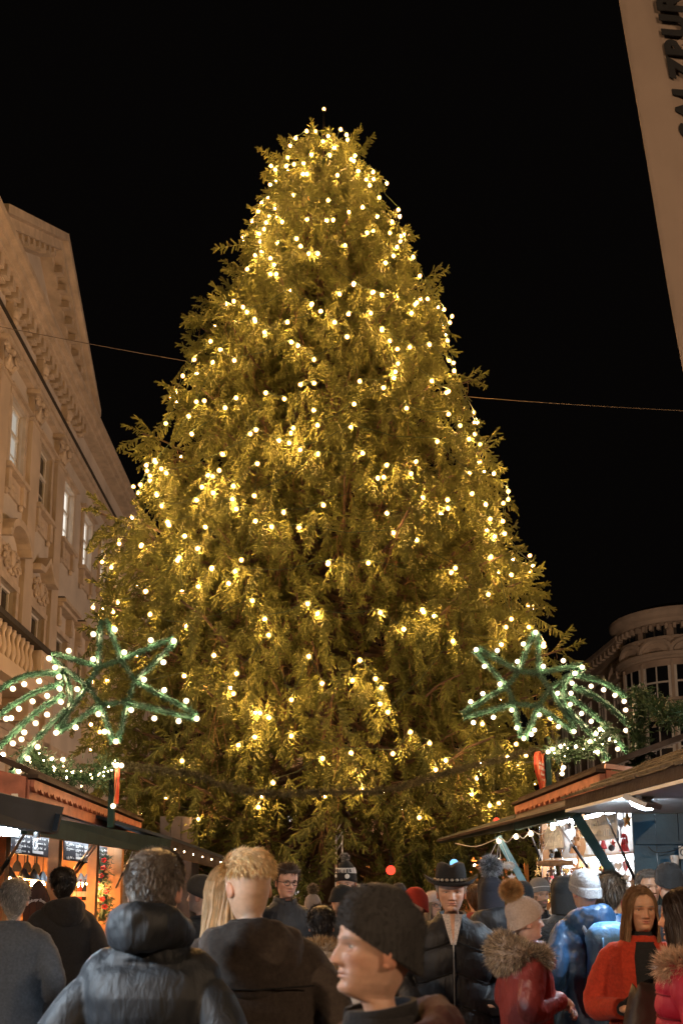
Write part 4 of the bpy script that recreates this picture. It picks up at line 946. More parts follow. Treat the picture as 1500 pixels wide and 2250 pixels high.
comet(7.8, [(228,1362),(385,1405),(432,1575),(255,1632),(127,1606),(112,1440)], [(217,1465),(267,1450),(297,1497),(280,1542),(222,1547),(193,1507)],
      [[(135,1478),(60,1484),(0,1515),(-70,1570)], [(140,1500),(70,1525),(0,1570),(-60,1630)], [(142,1525),(80,1565),(0,1640),(-40,1690)], [(146,1558),(80,1625),(30,1690),(-5,1745)]], [(128,1455),(148,1495),(155,1545),(138,1598)], lb, 'tinsel comet star with white bulbs above the left stall')
rbp = zc([(135,232),(275,238),(190,342),(447,195),(527,118),(578,208),(408,310),(578,342),(710,305),(835,348),(787,388),(767,453),(292,460),(180,522),(100,575),(118,713),(250,678),(370,630),(403,747),(450,818),(500,790),(520,762),(552,662),(678,740),(780,772),(672,520),(760,520),(755,593),(893,473),(975,497),(1050,533),(1110,573),(1120,630),(830,653),(893,705),(953,757),(1015,822),(1068,887),(1120,955),(1122,765),(925,787),(885,838),(935,907),(983,983),(1027,1055)], 1000, 1350, 3)
comet(9.2, [(1045,1427),(1176,1390),(1278,1465),(1258,1603),(1148,1622),(1015,1573)], [(1113,1507),(1138,1475),(1182,1478),(1207,1513),(1182,1550),(1128,1547)],
      [[(1263,1483),(1320,1497),(1375,1530)], [(1258,1508),(1317,1537),(1385,1595)], [(1250,1530),(1320,1585),(1393,1672)], [(1243,1557),(1300,1617),(1357,1702)]], [(1262,1475),(1240,1500),(1237,1540),(1258,1600)], rbp, 'tinsel comet star with white bulbs above the ornament stall')

# ================================================================ garlands, hearts, posts
def garland(pp, r_, label, per=260, leds=0, m_=M_FIR):
    P = catmull(pp); g = G('fir_garland', label, 'garland', P[len(P)//2]); m = MB(); conifer(m, P, r_, per); g.b(m, 'needles', m_)
    for k in range(leds): p = P[random.randrange(len(P))]; g.o('led', ME_LED, p+Vector((random.uniform(-.8, .8)*r_, -r_*.6, random.uniform(-.7, .7)*r_)))
    return g
garland([at(66, 1648, 8.3), at(90, 1682, 8.3), at(150, 1702, 8.4), at(205, 1708, 8.5), at(250, 1682, 8.6)], .15, 'thick fir swag with small lights above the left stall roof', 520, 26)
garland([at(258, 1678, 8.7), at(330, 1690, 8.9), at(420, 1700, 9.2), at(500, 1728, 9.4), at(570, 1742, 9.5), at(660, 1744, 9.6), at(760, 1738, 9.7), at(830, 1738, 9.8), at(900, 1724, 9.9), at(1010, 1690, 10), at(1100, 1668, 10), at(1190, 1645, 10)], .03, 'long thin fir garland slung across in front of the tree', 200, 0, mat('dry_fir', (.09, .08, .035), .7, var=.4, nscale=10))
garland([at(1212, 1650, 9.6), at(1250, 1655, 9.4), at(1300, 1640, 9.2), at(1345, 1605, 9.0)], .13, 'fir swag with lights between heart sign and comet tail on the right', 420, 14)
garland([at(1402, 1515, 8.2), at(1408, 1560, 8.2), at(1400, 1610, 8.2), at(1410, 1660, 8.2), at(1402, 1698, 8.2)], .11, 'fir garland wound down the post behind the right roof', 520)
garland([at(1402, 1535, 8.2), at(1440, 1550, 7.9), at(1470, 1580, 7.6), at(1510, 1560, 7.3), at(1550, 1570, 7.0)], .11, 'fir garland running off to the right picture edge', 420)
pw = G('garland_post', 'thin pale post carrying the fir garland behind the right roof', 'post', at(1392, 1700, 8.25)); m = MB(); q = at(1393, 1530, 8.25); m.tube([(q.x, 8.25, 2.0), (q.x, 8.25, q.z)], .025, 8); pw.b(m, 'pole', M_WHITEP)
m = MB(); m.tube([(q.x, 8.25, .0), (q.x, 8.25, 2.0)], .035, 8); pw.b(m, 'foot', M_DARK)
def heart_sign(px_, y0, y1, Y, turn, label, postside):
    a, b = at(px_, y0, Y), at(px_, y1, Y); h = a.z-b.z; c = (a+b)/2; g = G('heart_sign', label, 'sign', (c.x, c.y, b.z), 'red heart signs on the garland posts')
    M = Matrix.Rotation(turn, 3, 'Z'); poly = [(x*h*.95, (z+.06)*h*1.02) for x, z in heart]
    m = MB(); m.prism(poly, lambda x, z, e: c + M @ Vector((x, e, z)), .03); g.b(m, 'heart', mat('heart_red', (.55, .06, .025), .5, var=.1))
    m = MB(); pts = [c + M @ Vector((x*.97, -.006, z*.97)) for x, z in poly]; m.tube(pts+[pts[0]], .012, 6); g.b(m, 'rim', mat('heart_rim', (.6, .16, .07), .5))
    m = MB(); x = M @ Vector((1, 0, 0)); n = M @ Vector((0, -1, 0))
    for j, wd in enumerate((.56, .56, .3, .4)): scribble(m, c - x*h*wd/2 + Vector((0, 0, h*(.14-.12*j))) + n*.004, x, Vector((0, 0, 1)), n, h*wd, h*.085)
    g.b(m, 'lettering', M_CHALK)['kind'] = 'stuff'
    p = G('garland_post', 'dark green post behind ' + label.split(' with')[0].split(' seen')[0], 'post', (c.x+postside, c.y+.06, b.z-.2)); m = MB(); m.box((c.x+postside, c.y+.08, (a.z+b.z)/2-.1), (.06, .06, a.z-b.z+.25)); p.b(m, 'post', M_DKGREEN)
heart_sign(1190, 1648, 1742, 9.9, R(62), 'red heart sign on the right with white lettering', .09)
heart_sign(256, 1682, 1768, 8.65, R(-76), 'red heart sign on the left seen almost edge on', -.06)
g = G('string_light', 'small cluster of bulbs round the left heart sign', 'string light', at(256, 1700, 8.5))
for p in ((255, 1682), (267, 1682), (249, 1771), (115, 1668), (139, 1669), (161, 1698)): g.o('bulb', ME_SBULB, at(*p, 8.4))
m = MB(); m.tube([at(262, 1676, 8.45), at(249, 1765, 8.45)], .004, 4); g.b(m, 'cable', M_CABLE)
g = G('string_light', 'small cluster of bulbs round the right heart sign', 'string light', at(1205, 1650, 9.7))
for p in ((1203, 1652), (1213, 1646), (1231, 1640), (1265, 1641), (1237, 1686), (1234, 1700)): g.o('bulb', ME_SBULB, at(*p, 9.5))
m = MB(); m.tube(catmull([at(p[0], p[1]-4, 9.5) for p in ((1203, 1652), (1213, 1646), (1231, 1640), (1265, 1641))]), .004, 4); g.b(m, 'cable', M_CABLE)

# ================================================================ things below the tree
g = G('lattice_mast', 'slim steel lattice mast in front of the trunk', 'mast', (at(745, 1900, 11.3).x, 11.3, 0)); mx_ = g.l.x; hm = at(745, 1835, 11.3).z
for sx in (-.04, .04):
    m = MB(); m.tube([(mx_+sx, 11.3, 0), (mx_+sx, 11.3, hm)], .012, 6); g.b(m, 'rail', M_STEEL)
for k in range(18): z = .1+k*.13; m = MB(); m.tube([(mx_-.04, 11.3, z), (mx_+.04, 11.3, z+.13)], .006, 4); g.b(m, 'lacing', M_STEEL)
g = G('steel_tank', 'shiny steel drum heater left of the trunk behind the bearded man', 'heater', (at(802, 1940, 10.4).x, 10.4, 0)); m = MB(); m.lathe([(.11, 0), (.12, .02), (.12, 1.2), (.12, 1.62), (.11, 1.64)], (g.l.x, 10.4, 0), 20); g.b(m, 'drum', M_STEEL, None, True); m = MB(); m.lathe([(.124, 1.3), (.126, 1.31), (.124, 1.33)], (g.l.x, 10.4, 0), 20); g.b(m, 'band', M_DARK)
M_REDL = emis('red_lantern_glow', (1, .06, .03), 2.2); M_BLUEL = emis('blue_ball_glow', (.25, .6, 1), 1.6)
for i, (a, b, Y, r_, lb_) in enumerate(((858, 1912, 11.2, .06, 'glowing red lantern hanging under the right branches'), (1090, 1803, 10.6, .035, 'small red lantern above the green flap beam'))):
    p = at(a, b, Y); g = G('lantern', lb_, 'lantern', p); m = MB(); m.lathe([(r_*max(.3, math.cos(t)), r_*math.sin(t)) for t in np.linspace(-1.3, 1.3, 13)], p, 24); g.b(m, 'shade', M_REDL, None, True)
    m = MB(); m.lathe([(r_*.55, r_), (r_*.3, r_*1.25), (.005, r_*1.4), (.004, r_*4)], p, 8); g.b(m, 'cap', M_DARK)
p = at(997, 1897, 12); g = G('glass_globe', 'small blue white lit globe above the cowboy hat', 'lamp', p); m = MB(); m.ell(p, .06, 12); g.b(m, 'globe', M_BLUEL, None, True); m = MB(); m.tube([p, p+Vector((0, 0, .5))], .004, 4); g.b(m, 'cord', M_DARK)
for i, (x, wx, lb_) in enumerate(((-3.4, 2.2, 'dark far market stall with lights left of the trunk'), (.4, 2.0, 'far market stall with string lights right of the trunk'), (3.2, 2.4, 'far market stall with brick chimney on the right behind the tree'))):
    Y = 19.5 + i*.8; g = G('market_stall', lb_, 'stall', (x, Y, 0)); 
    m = MB(); m.box((x, Y+.6, 1.15), (wx, .05, 2.3)); g.b(m, 'back_wall', M_PINE)
    m = MB(); m.slab([(x-wx/2-.2, Y-.5, 2.25), (x+wx/2+.2, Y-.5, 2.25), (x+wx/2+.2, Y+.8, 2.75), (x-wx/2-.2, Y+.8, 2.75)], .05); g.b(m, 'roof', M_BROWN)
    for q in (-wx/2, wx/2): m = MB(); m.box((x+q, Y-.3, 1.1), (.09, .09, 2.2)); g.b(m, 'post', M_WHITEP if i == 1 else M_PINE)
    m = MB(); m.box((x, Y-.25, .5), (wx, .06, 1.0)); g.b(m, 'counter', M_PINE)
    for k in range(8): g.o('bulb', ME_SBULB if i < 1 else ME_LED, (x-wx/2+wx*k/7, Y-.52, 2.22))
    p = Vector((x, Y+.1, 2.1)); m = MB(); m.ell(p, .05, 10); g.b(m, 'lamp_bulb', M_WARM)
p = at(240, 1970, 11.5)
random.seed(31); rng = np.random.default_rng(31)
# ================================================================ people
HZ = np.array([-.75, -.5, -.35, -.2, -.1, -.05, -.01, .03, .08, .14, .22, .30, .40, .48, .55, .65, .75, .85, .93, .975, .995, 1.0])
HW = np.array([.42, .34, .25, .2, .185, .18, .17, .185, .215, .245, .272, .295, .312, .322, .33, .333, .32, .285, .22, .14, .07, .012])
HF = np.array([.18, .16, .13, .11, .12, .17, .30, .365, .378, .376, .385, .385, .385, .385, .405, .405, .385, .335, .255, .16, .08, .012])
HB = np.array([.28, .28, .26, .23, .2, .19, .185, .19, .21, .24, .28, .33, .375, .405, .425, .435, .425, .385, .30, .19, .09, .012])
HH = .228; CHIN = 1.75 - HH
def head_pt(zf, ph, pad=0.0, e=.92):
    c, s = np.cos(ph), np.sin(ph); w_ = np.interp(zf, HZ, HW)+pad; f = np.interp(zf, HZ, HF)+pad; b = np.interp(zf, HZ, HB)+pad
    return np.sign(c)*np.abs(c)**e*w_, np.sign(s)*np.abs(s)**e*np.where(s > 0, f, b)
def gs(x, z, cx, cz, sx, sz): return np.exp(-((x-cx)/sx)**2-((z-cz)/sz)**2)
def head_rot(V, yaw, pitch, roll=0.0):                       # turn the head on the neck (local metres, above the neck only)
    k = np.clip((V[:, 2]-(CHIN-.07))/.07, 0, 1)[:, None]
    M = np.array(Matrix.Rotation(yaw, 3, 'Z') @ Matrix.Rotation(pitch, 3, 'X') @ Matrix.Rotation(roll, 3, 'Y')); o = np.array([0, .0, CHIN-.01])
    W_ = (V-o) @ M.T + o; return V*(1-k) + W_*k
SKIN = mat('skin', (.6, .4, .3), .5, attr='Col', var=.08, nscale=60, sss=.12, bump=.15, bscale=350)
EYE = mat('eye', (.8, .8, .8), .15, attr='Col', var=.02)
def cloth(kind, col, tagn):
    nm = kind + '_' + tagn
    if kind == 'puffer': return mat(nm, col, .6, var=.1, nscale=5, bump=.45, bscale=34, wave=.6, stretch=(1, 1, .22))
    if kind == 'rain': return mat(nm, col, .42, var=.1, nscale=5, bump=.4, bscale=14, wave=.6, stretch=(1, 1, .3))
    if kind == 'leather': return mat(nm, col, .36, var=.2, nscale=7, bump=.5, bscale=24, wave=.8, stretch=(1, 1, .35))
    if kind == 'fleece': return mat(nm, col, .95, var=.5, nscale=60, bump=.8, bscale=90, sheen=.2)
    if kind == 'knit': return mat(nm, col, .95, var=.1, nscale=90, bump=.5, bscale=200, sheen=.06)
    return mat(nm, col, .95, var=.22, nscale=70, bump=.45, bscale=160, sheen=.05)
def fib(mb, P, N, ln, wd, lean=(0, 0, 0), jit=.35, col=None, cvar=.25):
    n = len(P); D = nrm(N + np.asarray(lean) + rng.normal(size=(n, 3))*jit); L_ = (ln*(.6+.7*rng.random((n, 1))))
    D2 = nrm(D + np.asarray(lean)*.8 + rng.normal(size=(n, 3))*jit*.6)
    c = None if col is None else np.clip(np.asarray(col)[None]*(1+cvar*rng.normal(size=(n, 1))), 0, 1)
    mb.ribbons(P, D*L_*.55, D2*L_*.45, wd, c)
HAIRM = mat('hair', (.3, .3, .3), .45, attr='Col', var=.2, nscale=30)
def hand(mb, w, d, up, col, sgn=1, curl=.9, sc_=1.0):
    w, d, up = Vector(w), Vector(d).normalized(), Vector(up); s = d.cross(up).normalized(); up = s.cross(d).normalized()
    rings = []
    for t, hw, ht in ((-.02, .026, .022), (.01, .032, .02), (.045, .042, .018), (.08, .042, .014), (.092, .034, .009)):
        c = w + d*t*sc_; rings.append([tuple(c + (s*math.cos(a)*hw + up*math.sin(a)*ht)*sc_) for a in np.linspace(0, 2*math.pi, 12, endpoint=False)])
    mb.loft(rings, True, col)
    for i, (off, L_) in enumerate(((-.031, .066), (-.0105, .078), (.0105, .074), (.031, .058))):
        p = w + (d*.078 + s*off)*sc_; dd = d.copy(); pts = [p - d*.012*sc_, p]; a = 0
        for k, f in enumerate((.45, .32, .23)):
            a = curl*(.55 + .5*k); dd = (d*math.cos(a) - up*math.sin(a)); p = p + dd*L_*f*sc_; pts.append(p.copy())
        mb.tube(pts, [.0095*sc_, .0098*sc_, .009*sc_, .0082*sc_, .006*sc_], 7, True, col)
    p = w + (d*.02 - s*sgn*.034)*sc_; t1 = (d*.6 - s*sgn*.7 - up*.2).normalized(); t2 = (d*.95 - s*sgn*.1 - up*.35).normalized()
    mb.tube([p - t1*.012*sc_, p + t1*.028*sc_, p + t1*.028*sc_ + t2*.03*sc_, p + t1*.028*sc_ + t2*.052*sc_], [.0125*sc_, .0115*sc_, .0098*sc_, .0065*sc_], 7, True, col)
POSES = {'pockets': ((.275, -.07, 1.14), (.205, .09, .99)), 'down': ((.265, -.02, 1.12), (.275, .05, .88)), 'clasp': ((.25, -.05, 1.15), (.06, .185, 1.17)),
         'hold': ((.27, .0, 1.12), (.15, .22, 1.13)), 'up': ((.27, .14, 1.22), (.14, .3, 1.42))}
def person(label, px, eye_y, Y, face, skin=(.55, .34, .24), hair=None, hairlen=.02, hat=None, coat=None, trousers=(.02, .022, .03), yaw=0, pitch=0, roll=0, pose='pockets', res=1,
           beard=None, glasses=False, age=0, brow=(.08, .05, .035), lips=(.5, .2, .17), gloves=None, long_hair=None, scarf=None, width=1.0, sex='m', balding=False, undercut=False, shirt=None, squint=.62, zmin=None, headscale=1.0, head_only=False, smile=0, gaze=0):
    """face: compass direction the body faces, degrees; 0 = away from the camera (+Y), 180 = towards it, 90 = to the left"""
    eye = at(px, eye_y, Y); hgt = eye.z + (1-.485)*HH*eye.z/1.638; S = hgt/1.75
    fa = R(face); fwd = Vector((-math.sin(fa), math.cos(fa), 0))
    root = thing('person', label, 'person', (eye.x, eye.y, 0), fa, 'people in the crowd'); root.scale = (S, S, S)
    SEG, RNG = (96, 120) if res > 1 else ((64, 80) if res == 1 else (40, 52))
    ph = np.linspace(0, 2*math.pi, SEG, endpoint=False); zf = np.concatenate([np.linspace(-.75, -.08, 8), np.linspace(-.06, .985, RNG), [.993, .998, 1.0]])
    Z, PH = np.meshgrid(zf, ph, indexing='ij'); X, Yh = head_pt(Z, PH)
    fr_ = np.clip(Yh/.2, 0, 1)
    nose = np.interp(Z, [.27, .292, .315, .34, .45, .53, .57], [0, .055, .105, .108, .06, .02, 0]); nw = np.interp(Z, [.28, .33, .45, .55], [.07, .062, .045, .05])
    dY = nose*np.exp(-(X/nw)**2) + .035*(gs(X, Z, .055, .312, .03, .03)+gs(X, Z, -.055, .312, .03, .03))
    for sg in (-1, 1):
        dY += -.05*gs(X, Z, sg*.135, .478, .075, .05) + .026*gs(X, Z, sg*.125, .55, .1, .026) + .022*gs(X, Z, sg*.2, .385, .08, .06) + .014*gs(X, Z, sg*.135, .512, .06, .014) - .012*gs(X, Z, sg*.13, .27, .04, .07) + .008*gs(X, Z, sg*.135, .448, .06, .014)
    dY += .022*gs(X, Z, 0, .228, .085, .018) + .026*gs(X, Z, 0, .178, .075, .02) - .03*gs(X, Z-smile*X*X, 0, .203, .085, .007) - .02*gs(X, Z, 0, .135, .07, .025) + .026*gs(X, Z, 0, .065, .085, .045) - .01*gs(X, Z, 0, .255, .03, .03)
    if age:
        for sg in (-1, 1):
            fold = np.exp(-((np.abs(X)-(.085+.35*(.30-Z)))/.016)**2)*np.exp(-((Z-.255)/.06)**2)*(np.sign(X) == sg)
            dY += age*(-.016*fold + .012*gs(X, Z, sg*.15, .415, .05, .02) - .01*gs(X, Z, sg*.14, .44, .06, .01) - .012*gs(X, Z, sg*.09, .12, .02, .04))
        for zf_ in (.63, .67, .71): dY += -age*.006*np.exp(-((Z-zf_-.02*X*X)/.007)**2)
        dY += -age*.012*gs(X, Z, .23, .27, .05, .07) - age*.012*gs(X, Z, -.23, .27, .05, .07)
    Yh = Yh + dY*fr_
    V = np.stack([X*HH*headscale*(.96 if sex == 'f' else 1), Yh*HH*headscale, CHIN + Z*HH], -1).reshape(-1, 3)
    V[:, 1] += np.interp(V[:, 2], [1.38, CHIN], [0, .015])
    col = np.tile(np.array(skin), (V.shape[0], 1)); xf, zz, ff = X.ravel(), Z.ravel(), fr_.ravel()
    def blend(mask, c): 
        nonlocal col
        k = np.clip(mask, 0, 1)[:, None]*ff[:, None]; col = col*(1-k) + np.array(c)*k
    blend(.35*(gs(xf, zz, .2, .35, .1, .09)+gs(xf, zz, -.2, .35, .1, .09)+gs(xf, zz, 0, .33, .06, .06)), (skin[0]*1.02, skin[1]*.68, skin[2]*.62))
    if age: blend(age*.55*np.exp(-((np.abs(xf)-(.085+.35*(.30-zz)))/.014)**2)*np.exp(-((zz-.255)/.055)**2), (skin[0]*.55, skin[1]*.42, skin[2]*.4)); blend(age*.3*(gs(xf, zz, .14, .44, .07, .012)+gs(xf, zz, -.14, .44, .07, .012)), (skin[0]*.55, skin[1]*.42, skin[2]*.4))  # crease shading also put into the skin colour
    if beard: blend(np.clip(1.1*((zz < .27) & (zz > -.02)) * (np.abs(xf) < .31) - 1.2*gs(xf, zz, 0, .2, .075, .028), 0, 1) + .0, beard); blend(.9*((np.abs(xf) > .24) & (zz < .45) & (zz > .2)), beard)
    zs__ = zz - smile*xf*xf; blend(1.0*gs(xf, zs__, 0, .224, .095, .014)+1.0*gs(xf, zs__, 0, .183, .085, .015), lips); blend(1.0*gs(xf, zs__, 0, .203, .11, .006), (.12, .03, .03))
    for sg in (-1, 1):
        blend(1.25*gs(xf, zz, sg*.135, .565+.0*np.abs(xf), .085, .013), brow); blend(.75*gs(xf, zz, sg*.135, .503, .07, .008), (.05, .03, .025)); blend(.3*gs(xf, zz, sg*.135, .48, .08, .04), (skin[0]*.6, skin[1]*.5, skin[2]*.5))
        blend(.7*gs(xf, zz, sg*.04, .296, .02, .008), (.14, .05, .04))
    body = MB(); body.loft(V.reshape(len(zf), SEG, 3), True); body.c[-1][:, :3] = col
    for sg in (-1, 1):                                        # ears
        e = MB(); Me = Matrix.Rotation(R(-18*sg), 3, 'Z') @ Matrix.Rotation(R(-12), 3, 'X')
        e.ell((sg*.335*HH, -.03*HH+.012, CHIN+.41*HH), (.034*HH, .08*HH, .125*HH), 14, Me); e.ell((sg*.338*HH, -.02*HH+.014, CHIN+.335*HH), (.03*HH, .05*HH, .05*HH), 10, Me)
        body.add(e.v[0], e.f[:len(e.f)//2] if False else [], None) if False else None
        body.add(np.concatenate(e.v), e.f, (skin[0]*1.05, skin[1]*.82, skin[2]*.76))
    nV = body.n
    allv = np.concatenate(body.v); allv = head_rot(allv, yaw, pitch, roll); body.v = [allv]; body.c = [np.concatenate(body.c)]
    # torso, legs inside the clothes
    sx = .93*width if sex == 'f' else width
    ring = lambda w_, d_, z_, y_=0, n=20: [(w_*math.cos(a), y_+d_*math.sin(a), z_) for a in np.linspace(0, 2*math.pi, n, endpoint=False)]
    body.loft([ring(.13*sx, .085, .88), ring(.14*sx, .09, 1.0), ring(.15*sx, .095, 1.2), ring(.14*sx, .08, 1.34), ring(.09, .055, 1.42)], True, skin)
    el, wr = POSES[pose]
    hands = {}
    for sg in (-1, 1):
        e_, w_ = Vector((sg*el[0]*sx, el[1], el[2])), Vector((sg*wr[0], wr[1], wr[2]))
        if pose == 'hold' and sg < 0: e_, w_ = Vector((-.26*sx, -.02, 1.12)), Vector((-.26, .1, .92))
        if pose == 'clasp': w_.x = sg*.055; w_.z += .015*sg
        body.tube([(sg*.12*sx, 0, 1.33), e_, w_], [.035, .033, .028], 10, True, skin); hands[sg] = (e_, w_)
        if pose in ('clasp', 'down') or (pose == 'hold') or pose == 'up':
            d_ = (w_-e_).normalized()
            if pose == 'clasp': d_ = Vector((-sg*.85, .4, -.12))
            hand(body, w_+(Vector((-sg*.01, .045, -.012)) if pose == 'clasp' else d_*.02), d_, Vector((sg*.1, .2 if pose != 'clasp' else .9, 1)), skin, sg, (1.15 if pose == 'clasp' else .9) if pose != 'down' else .4, 1)
        body.tube([(sg*.09, 0, .88), (sg*.1, .01, .48), (sg*.1, -.01, .06)], [.07, .05, .038], 10, True, skin)
    bo = body.build('body', SKIN, root, True, True)
    def hp(z_, p_, pad=0.0):
        x, y = head_pt(np.asarray(z_, float), np.asarray(p_, float), pad); v = np.stack([x*HH*headscale, y*HH*headscale+.015, CHIN+np.asarray(z_)*HH+0*x], -1); return v
    # eyes
    for sg in (-1, 1):
        e = MB(); e.ell((0, 0, 0), .056*HH, 16); v = np.concatenate(e.v); r_ = .056*HH
        g_ = np.array([gaze*.4, 1, 0])/np.linalg.norm([gaze*.4, 1, 0]); dd = (v/r_) @ g_
        c = np.where(dd[:, None] > .93, .01, np.where(dd[:, None] > .8, np.array([.09, .07, .05]), np.array([.62, .58, .55])))
        v = v*np.array([1, 1, squint]) + np.array([sg*.135*HH, (.284)*HH+.015, CHIN+.482*HH]); e.v = [head_rot(v, yaw, pitch, roll)]; e.c = [np.concatenate([c, np.ones((len(c), 1))], 1)]
        e.build('eye', EYE, root, True, True)
    if glasses:
        g_ = MB()
        for sg in (-1, 1):
            g_.tube([(sg*.14*HH+.1*HH*math.cos(t), .43*HH+.015-.04*HH*abs(math.cos(t))*0, CHIN+.475*HH+.075*HH*math.sin(t)) for t in np.linspace(0, 2*math.pi, 19)], .0022, 5)
            g_.tube([(sg*.24*HH, .42*HH+.015, CHIN+.5*HH), (sg*.335*HH, .25*HH, CHIN+.5*HH), (sg*.35*HH, -.03, CHIN+.48*HH)], .002, 5)
        g_.tube([(-.04*HH, .44*HH+.015, CHIN+.49*HH), (.04*HH, .44*HH+.015, CHIN+.49*HH)], .002, 5)
        g_.v = [head_rot(np.concatenate(g_.v), yaw, pitch, roll)]; g_.build('glasses', M_DARK, root, True)
    den = {2: 5200, 1: 2600, 0: 1100}[res]
    # hair
    def hairline(p_): s_ = np.sin(p_); return np.where(s_ > 0, .36+.42*np.clip((s_+.02)/.5, 0, 1) + (.06 if balding else 0), .30-.42*np.clip(-s_, 0, 1)**.7)
    if undercut: hairline = lambda p_: .66 + .08*np.sin(p_)
    if hair is not None:
        hm = MB(); nz = 26; p_ = np.linspace(0, 2*math.pi, 48, endpoint=False); lo_ = hairline(p_)
        rings = []
        for t in np.linspace(0, 1, nz):
            z_ = lo_ + (1.0-lo_)*t; pad = (.012 + hairlen*.22/HH*min(1, t*3))
            v = hp(z_, p_, pad); v[:, 2] += pad*HH*t; rings.append(v)
        hm.loft(np.array(rings), True, np.array(hair)*(.85 if undercut else .6))
        n = den; pp = rng.random(n)*2*math.pi; lo2 = hairline(pp); z_ = lo2 + (1-lo2)*(rng.random(n)**.8)*.985
        tq = np.clip((z_-lo2)/(1-lo2), 0, 1); P = hp(z_, pp, .008+hairlen*.22/HH*np.minimum(1, tq*3)); P[:, 2] += hairlen*.22*tq; N = nrm(P - np.array([0, 0, CHIN+.5*HH])); 
        lean = (0, 0, 0)
        wz = np.clip((z_-.62)/.36, 0, 1)[:, None]; gz = np.array([[0, -.35, -1.0]])*(1-wz) + np.array([[.3 if undercut else .05, -1, -.15]])*wz; T_ = nrm(gz - N*np.sum(gz*N, 1, keepdims=True)); fib(hm, P, N*(.05 if undercut else .1) + T_, hairlen, .0028 if res == 2 else .0035, lean, .1 if undercut else .2, hair, .22)
        hm.v = [head_rot(np.concatenate(hm.v), yaw, pitch, roll)]; hm.build('hair', HAIRM, root, False, True)
    if long_hair is not None:
        c_, zend, part, tipc = long_hair; hm = MB(); zef = (zend-CHIN)/HH
        def flow(pe, jit, lift):                                # strands from the parting over the skull, then hanging free
            n = len(pe); sd = np.where(np.cos(pe) >= 0, 1, -1); bk_ = np.clip(-np.sin(pe), 0, 1); fr2 = np.clip(np.sin(pe), 0, 1)
            root_ = np.stack([.07+.03*rng.normal(size=n)*jit + sd*.012, .30*(1-bk_)+.05*fr2-.2*bk_+.06*rng.normal(size=n)*jit, np.full(n, .93)], -1)
            ex, ey = head_pt(np.full(n, .46), pe, .07); ear = np.stack([ex, ey, np.full(n, .42)], -1); out = []
            cen, rad = np.array([0, -.02, .5]), np.array([.375, .455, .545])
            for u in np.linspace(0, 1, 8):
                q = root_*(1-u) + ear*u; q[:, 2] += .25*math.sin(math.pi*u)*.6; k = np.linalg.norm((q-cen)/rad, axis=1, keepdims=True); out.append(cen + (q-cen)/k*(1.0+lift[:, None]))
            w1, w2 = rng.random(n)*6.28, rng.random(n)*.4+.8
            base_ = out[-1]
            for u in np.linspace(.14, 1, 7):
                ze = zef + jit*.22*rng.normal(size=n)*0 + jit*.16*np.sin(w1*3); q = base_.copy(); q[:, 2] = base_[:, 2]*(1-u) + ze*u
                q[:, 0] += sd*.07*np.sin(u*2.4)*w2 + .022*np.sin(u*6+pe*2); q[:, 1] += (-.05*fr2*u + .03*np.sin(u*5+pe*3))*1.0 - .05*bk_*np.sin(u*2.6)
                q[:, 0] -= sd*.09*u**3*(1-bk_); out.append(q)
            A = np.stack(out, 1)*HH; A[:, :, 1] += .015; A[:, :, 2] += CHIN; return A
        pg = np.linspace(R(-218), R(38), 72); A = flow(pg, 0, np.zeros(72)); hm.loft(A.transpose(1, 0, 2), False, np.array(c_)*.5)
        hm.f = [f for f in hm.f if not ({i % 72 for i in f} >= {71, 0})]
        n = {2: 4200, 1: 2400, 0: 900}[res]; pe = R(-220) + R(262)*rng.random(n); A = flow(pe, 1, .01+.07*rng.random(n)); k = A.shape[1]
        side = nrm(np.cross(A[:, 4]-A[:, 3], rng.normal(size=(n, 3))))[:, None]*(.0022 if res == 2 else .003); vv = np.stack([A-side, A+side], 2).reshape(-1, 3)
        fs = [(b_+2*j, b_+2*j+1, b_+2*j+3, b_+2*j+2) for b_ in range(0, n*2*k, 2*k) for j in range(k-1)]
        cc = np.repeat(np.array(c_)[None]*(1+.3*rng.normal(size=(n, 1))), 2*k, 0); tt = np.tile(np.repeat(np.linspace(0, 1, k), 2), n)[:, None]
        hm.add(vv, fs); hm.c[-1][:, :3] = np.clip(cc*(1-tt) + np.array(tipc)*np.repeat(1+.25*rng.normal(size=(n, 1)), 2*k, 0)*tt, .005, 1)
        hm.v = [head_rot(np.concatenate(hm.v), yaw*.9, pitch, roll)]; hm.build('hair', HAIRM, root, False, True)
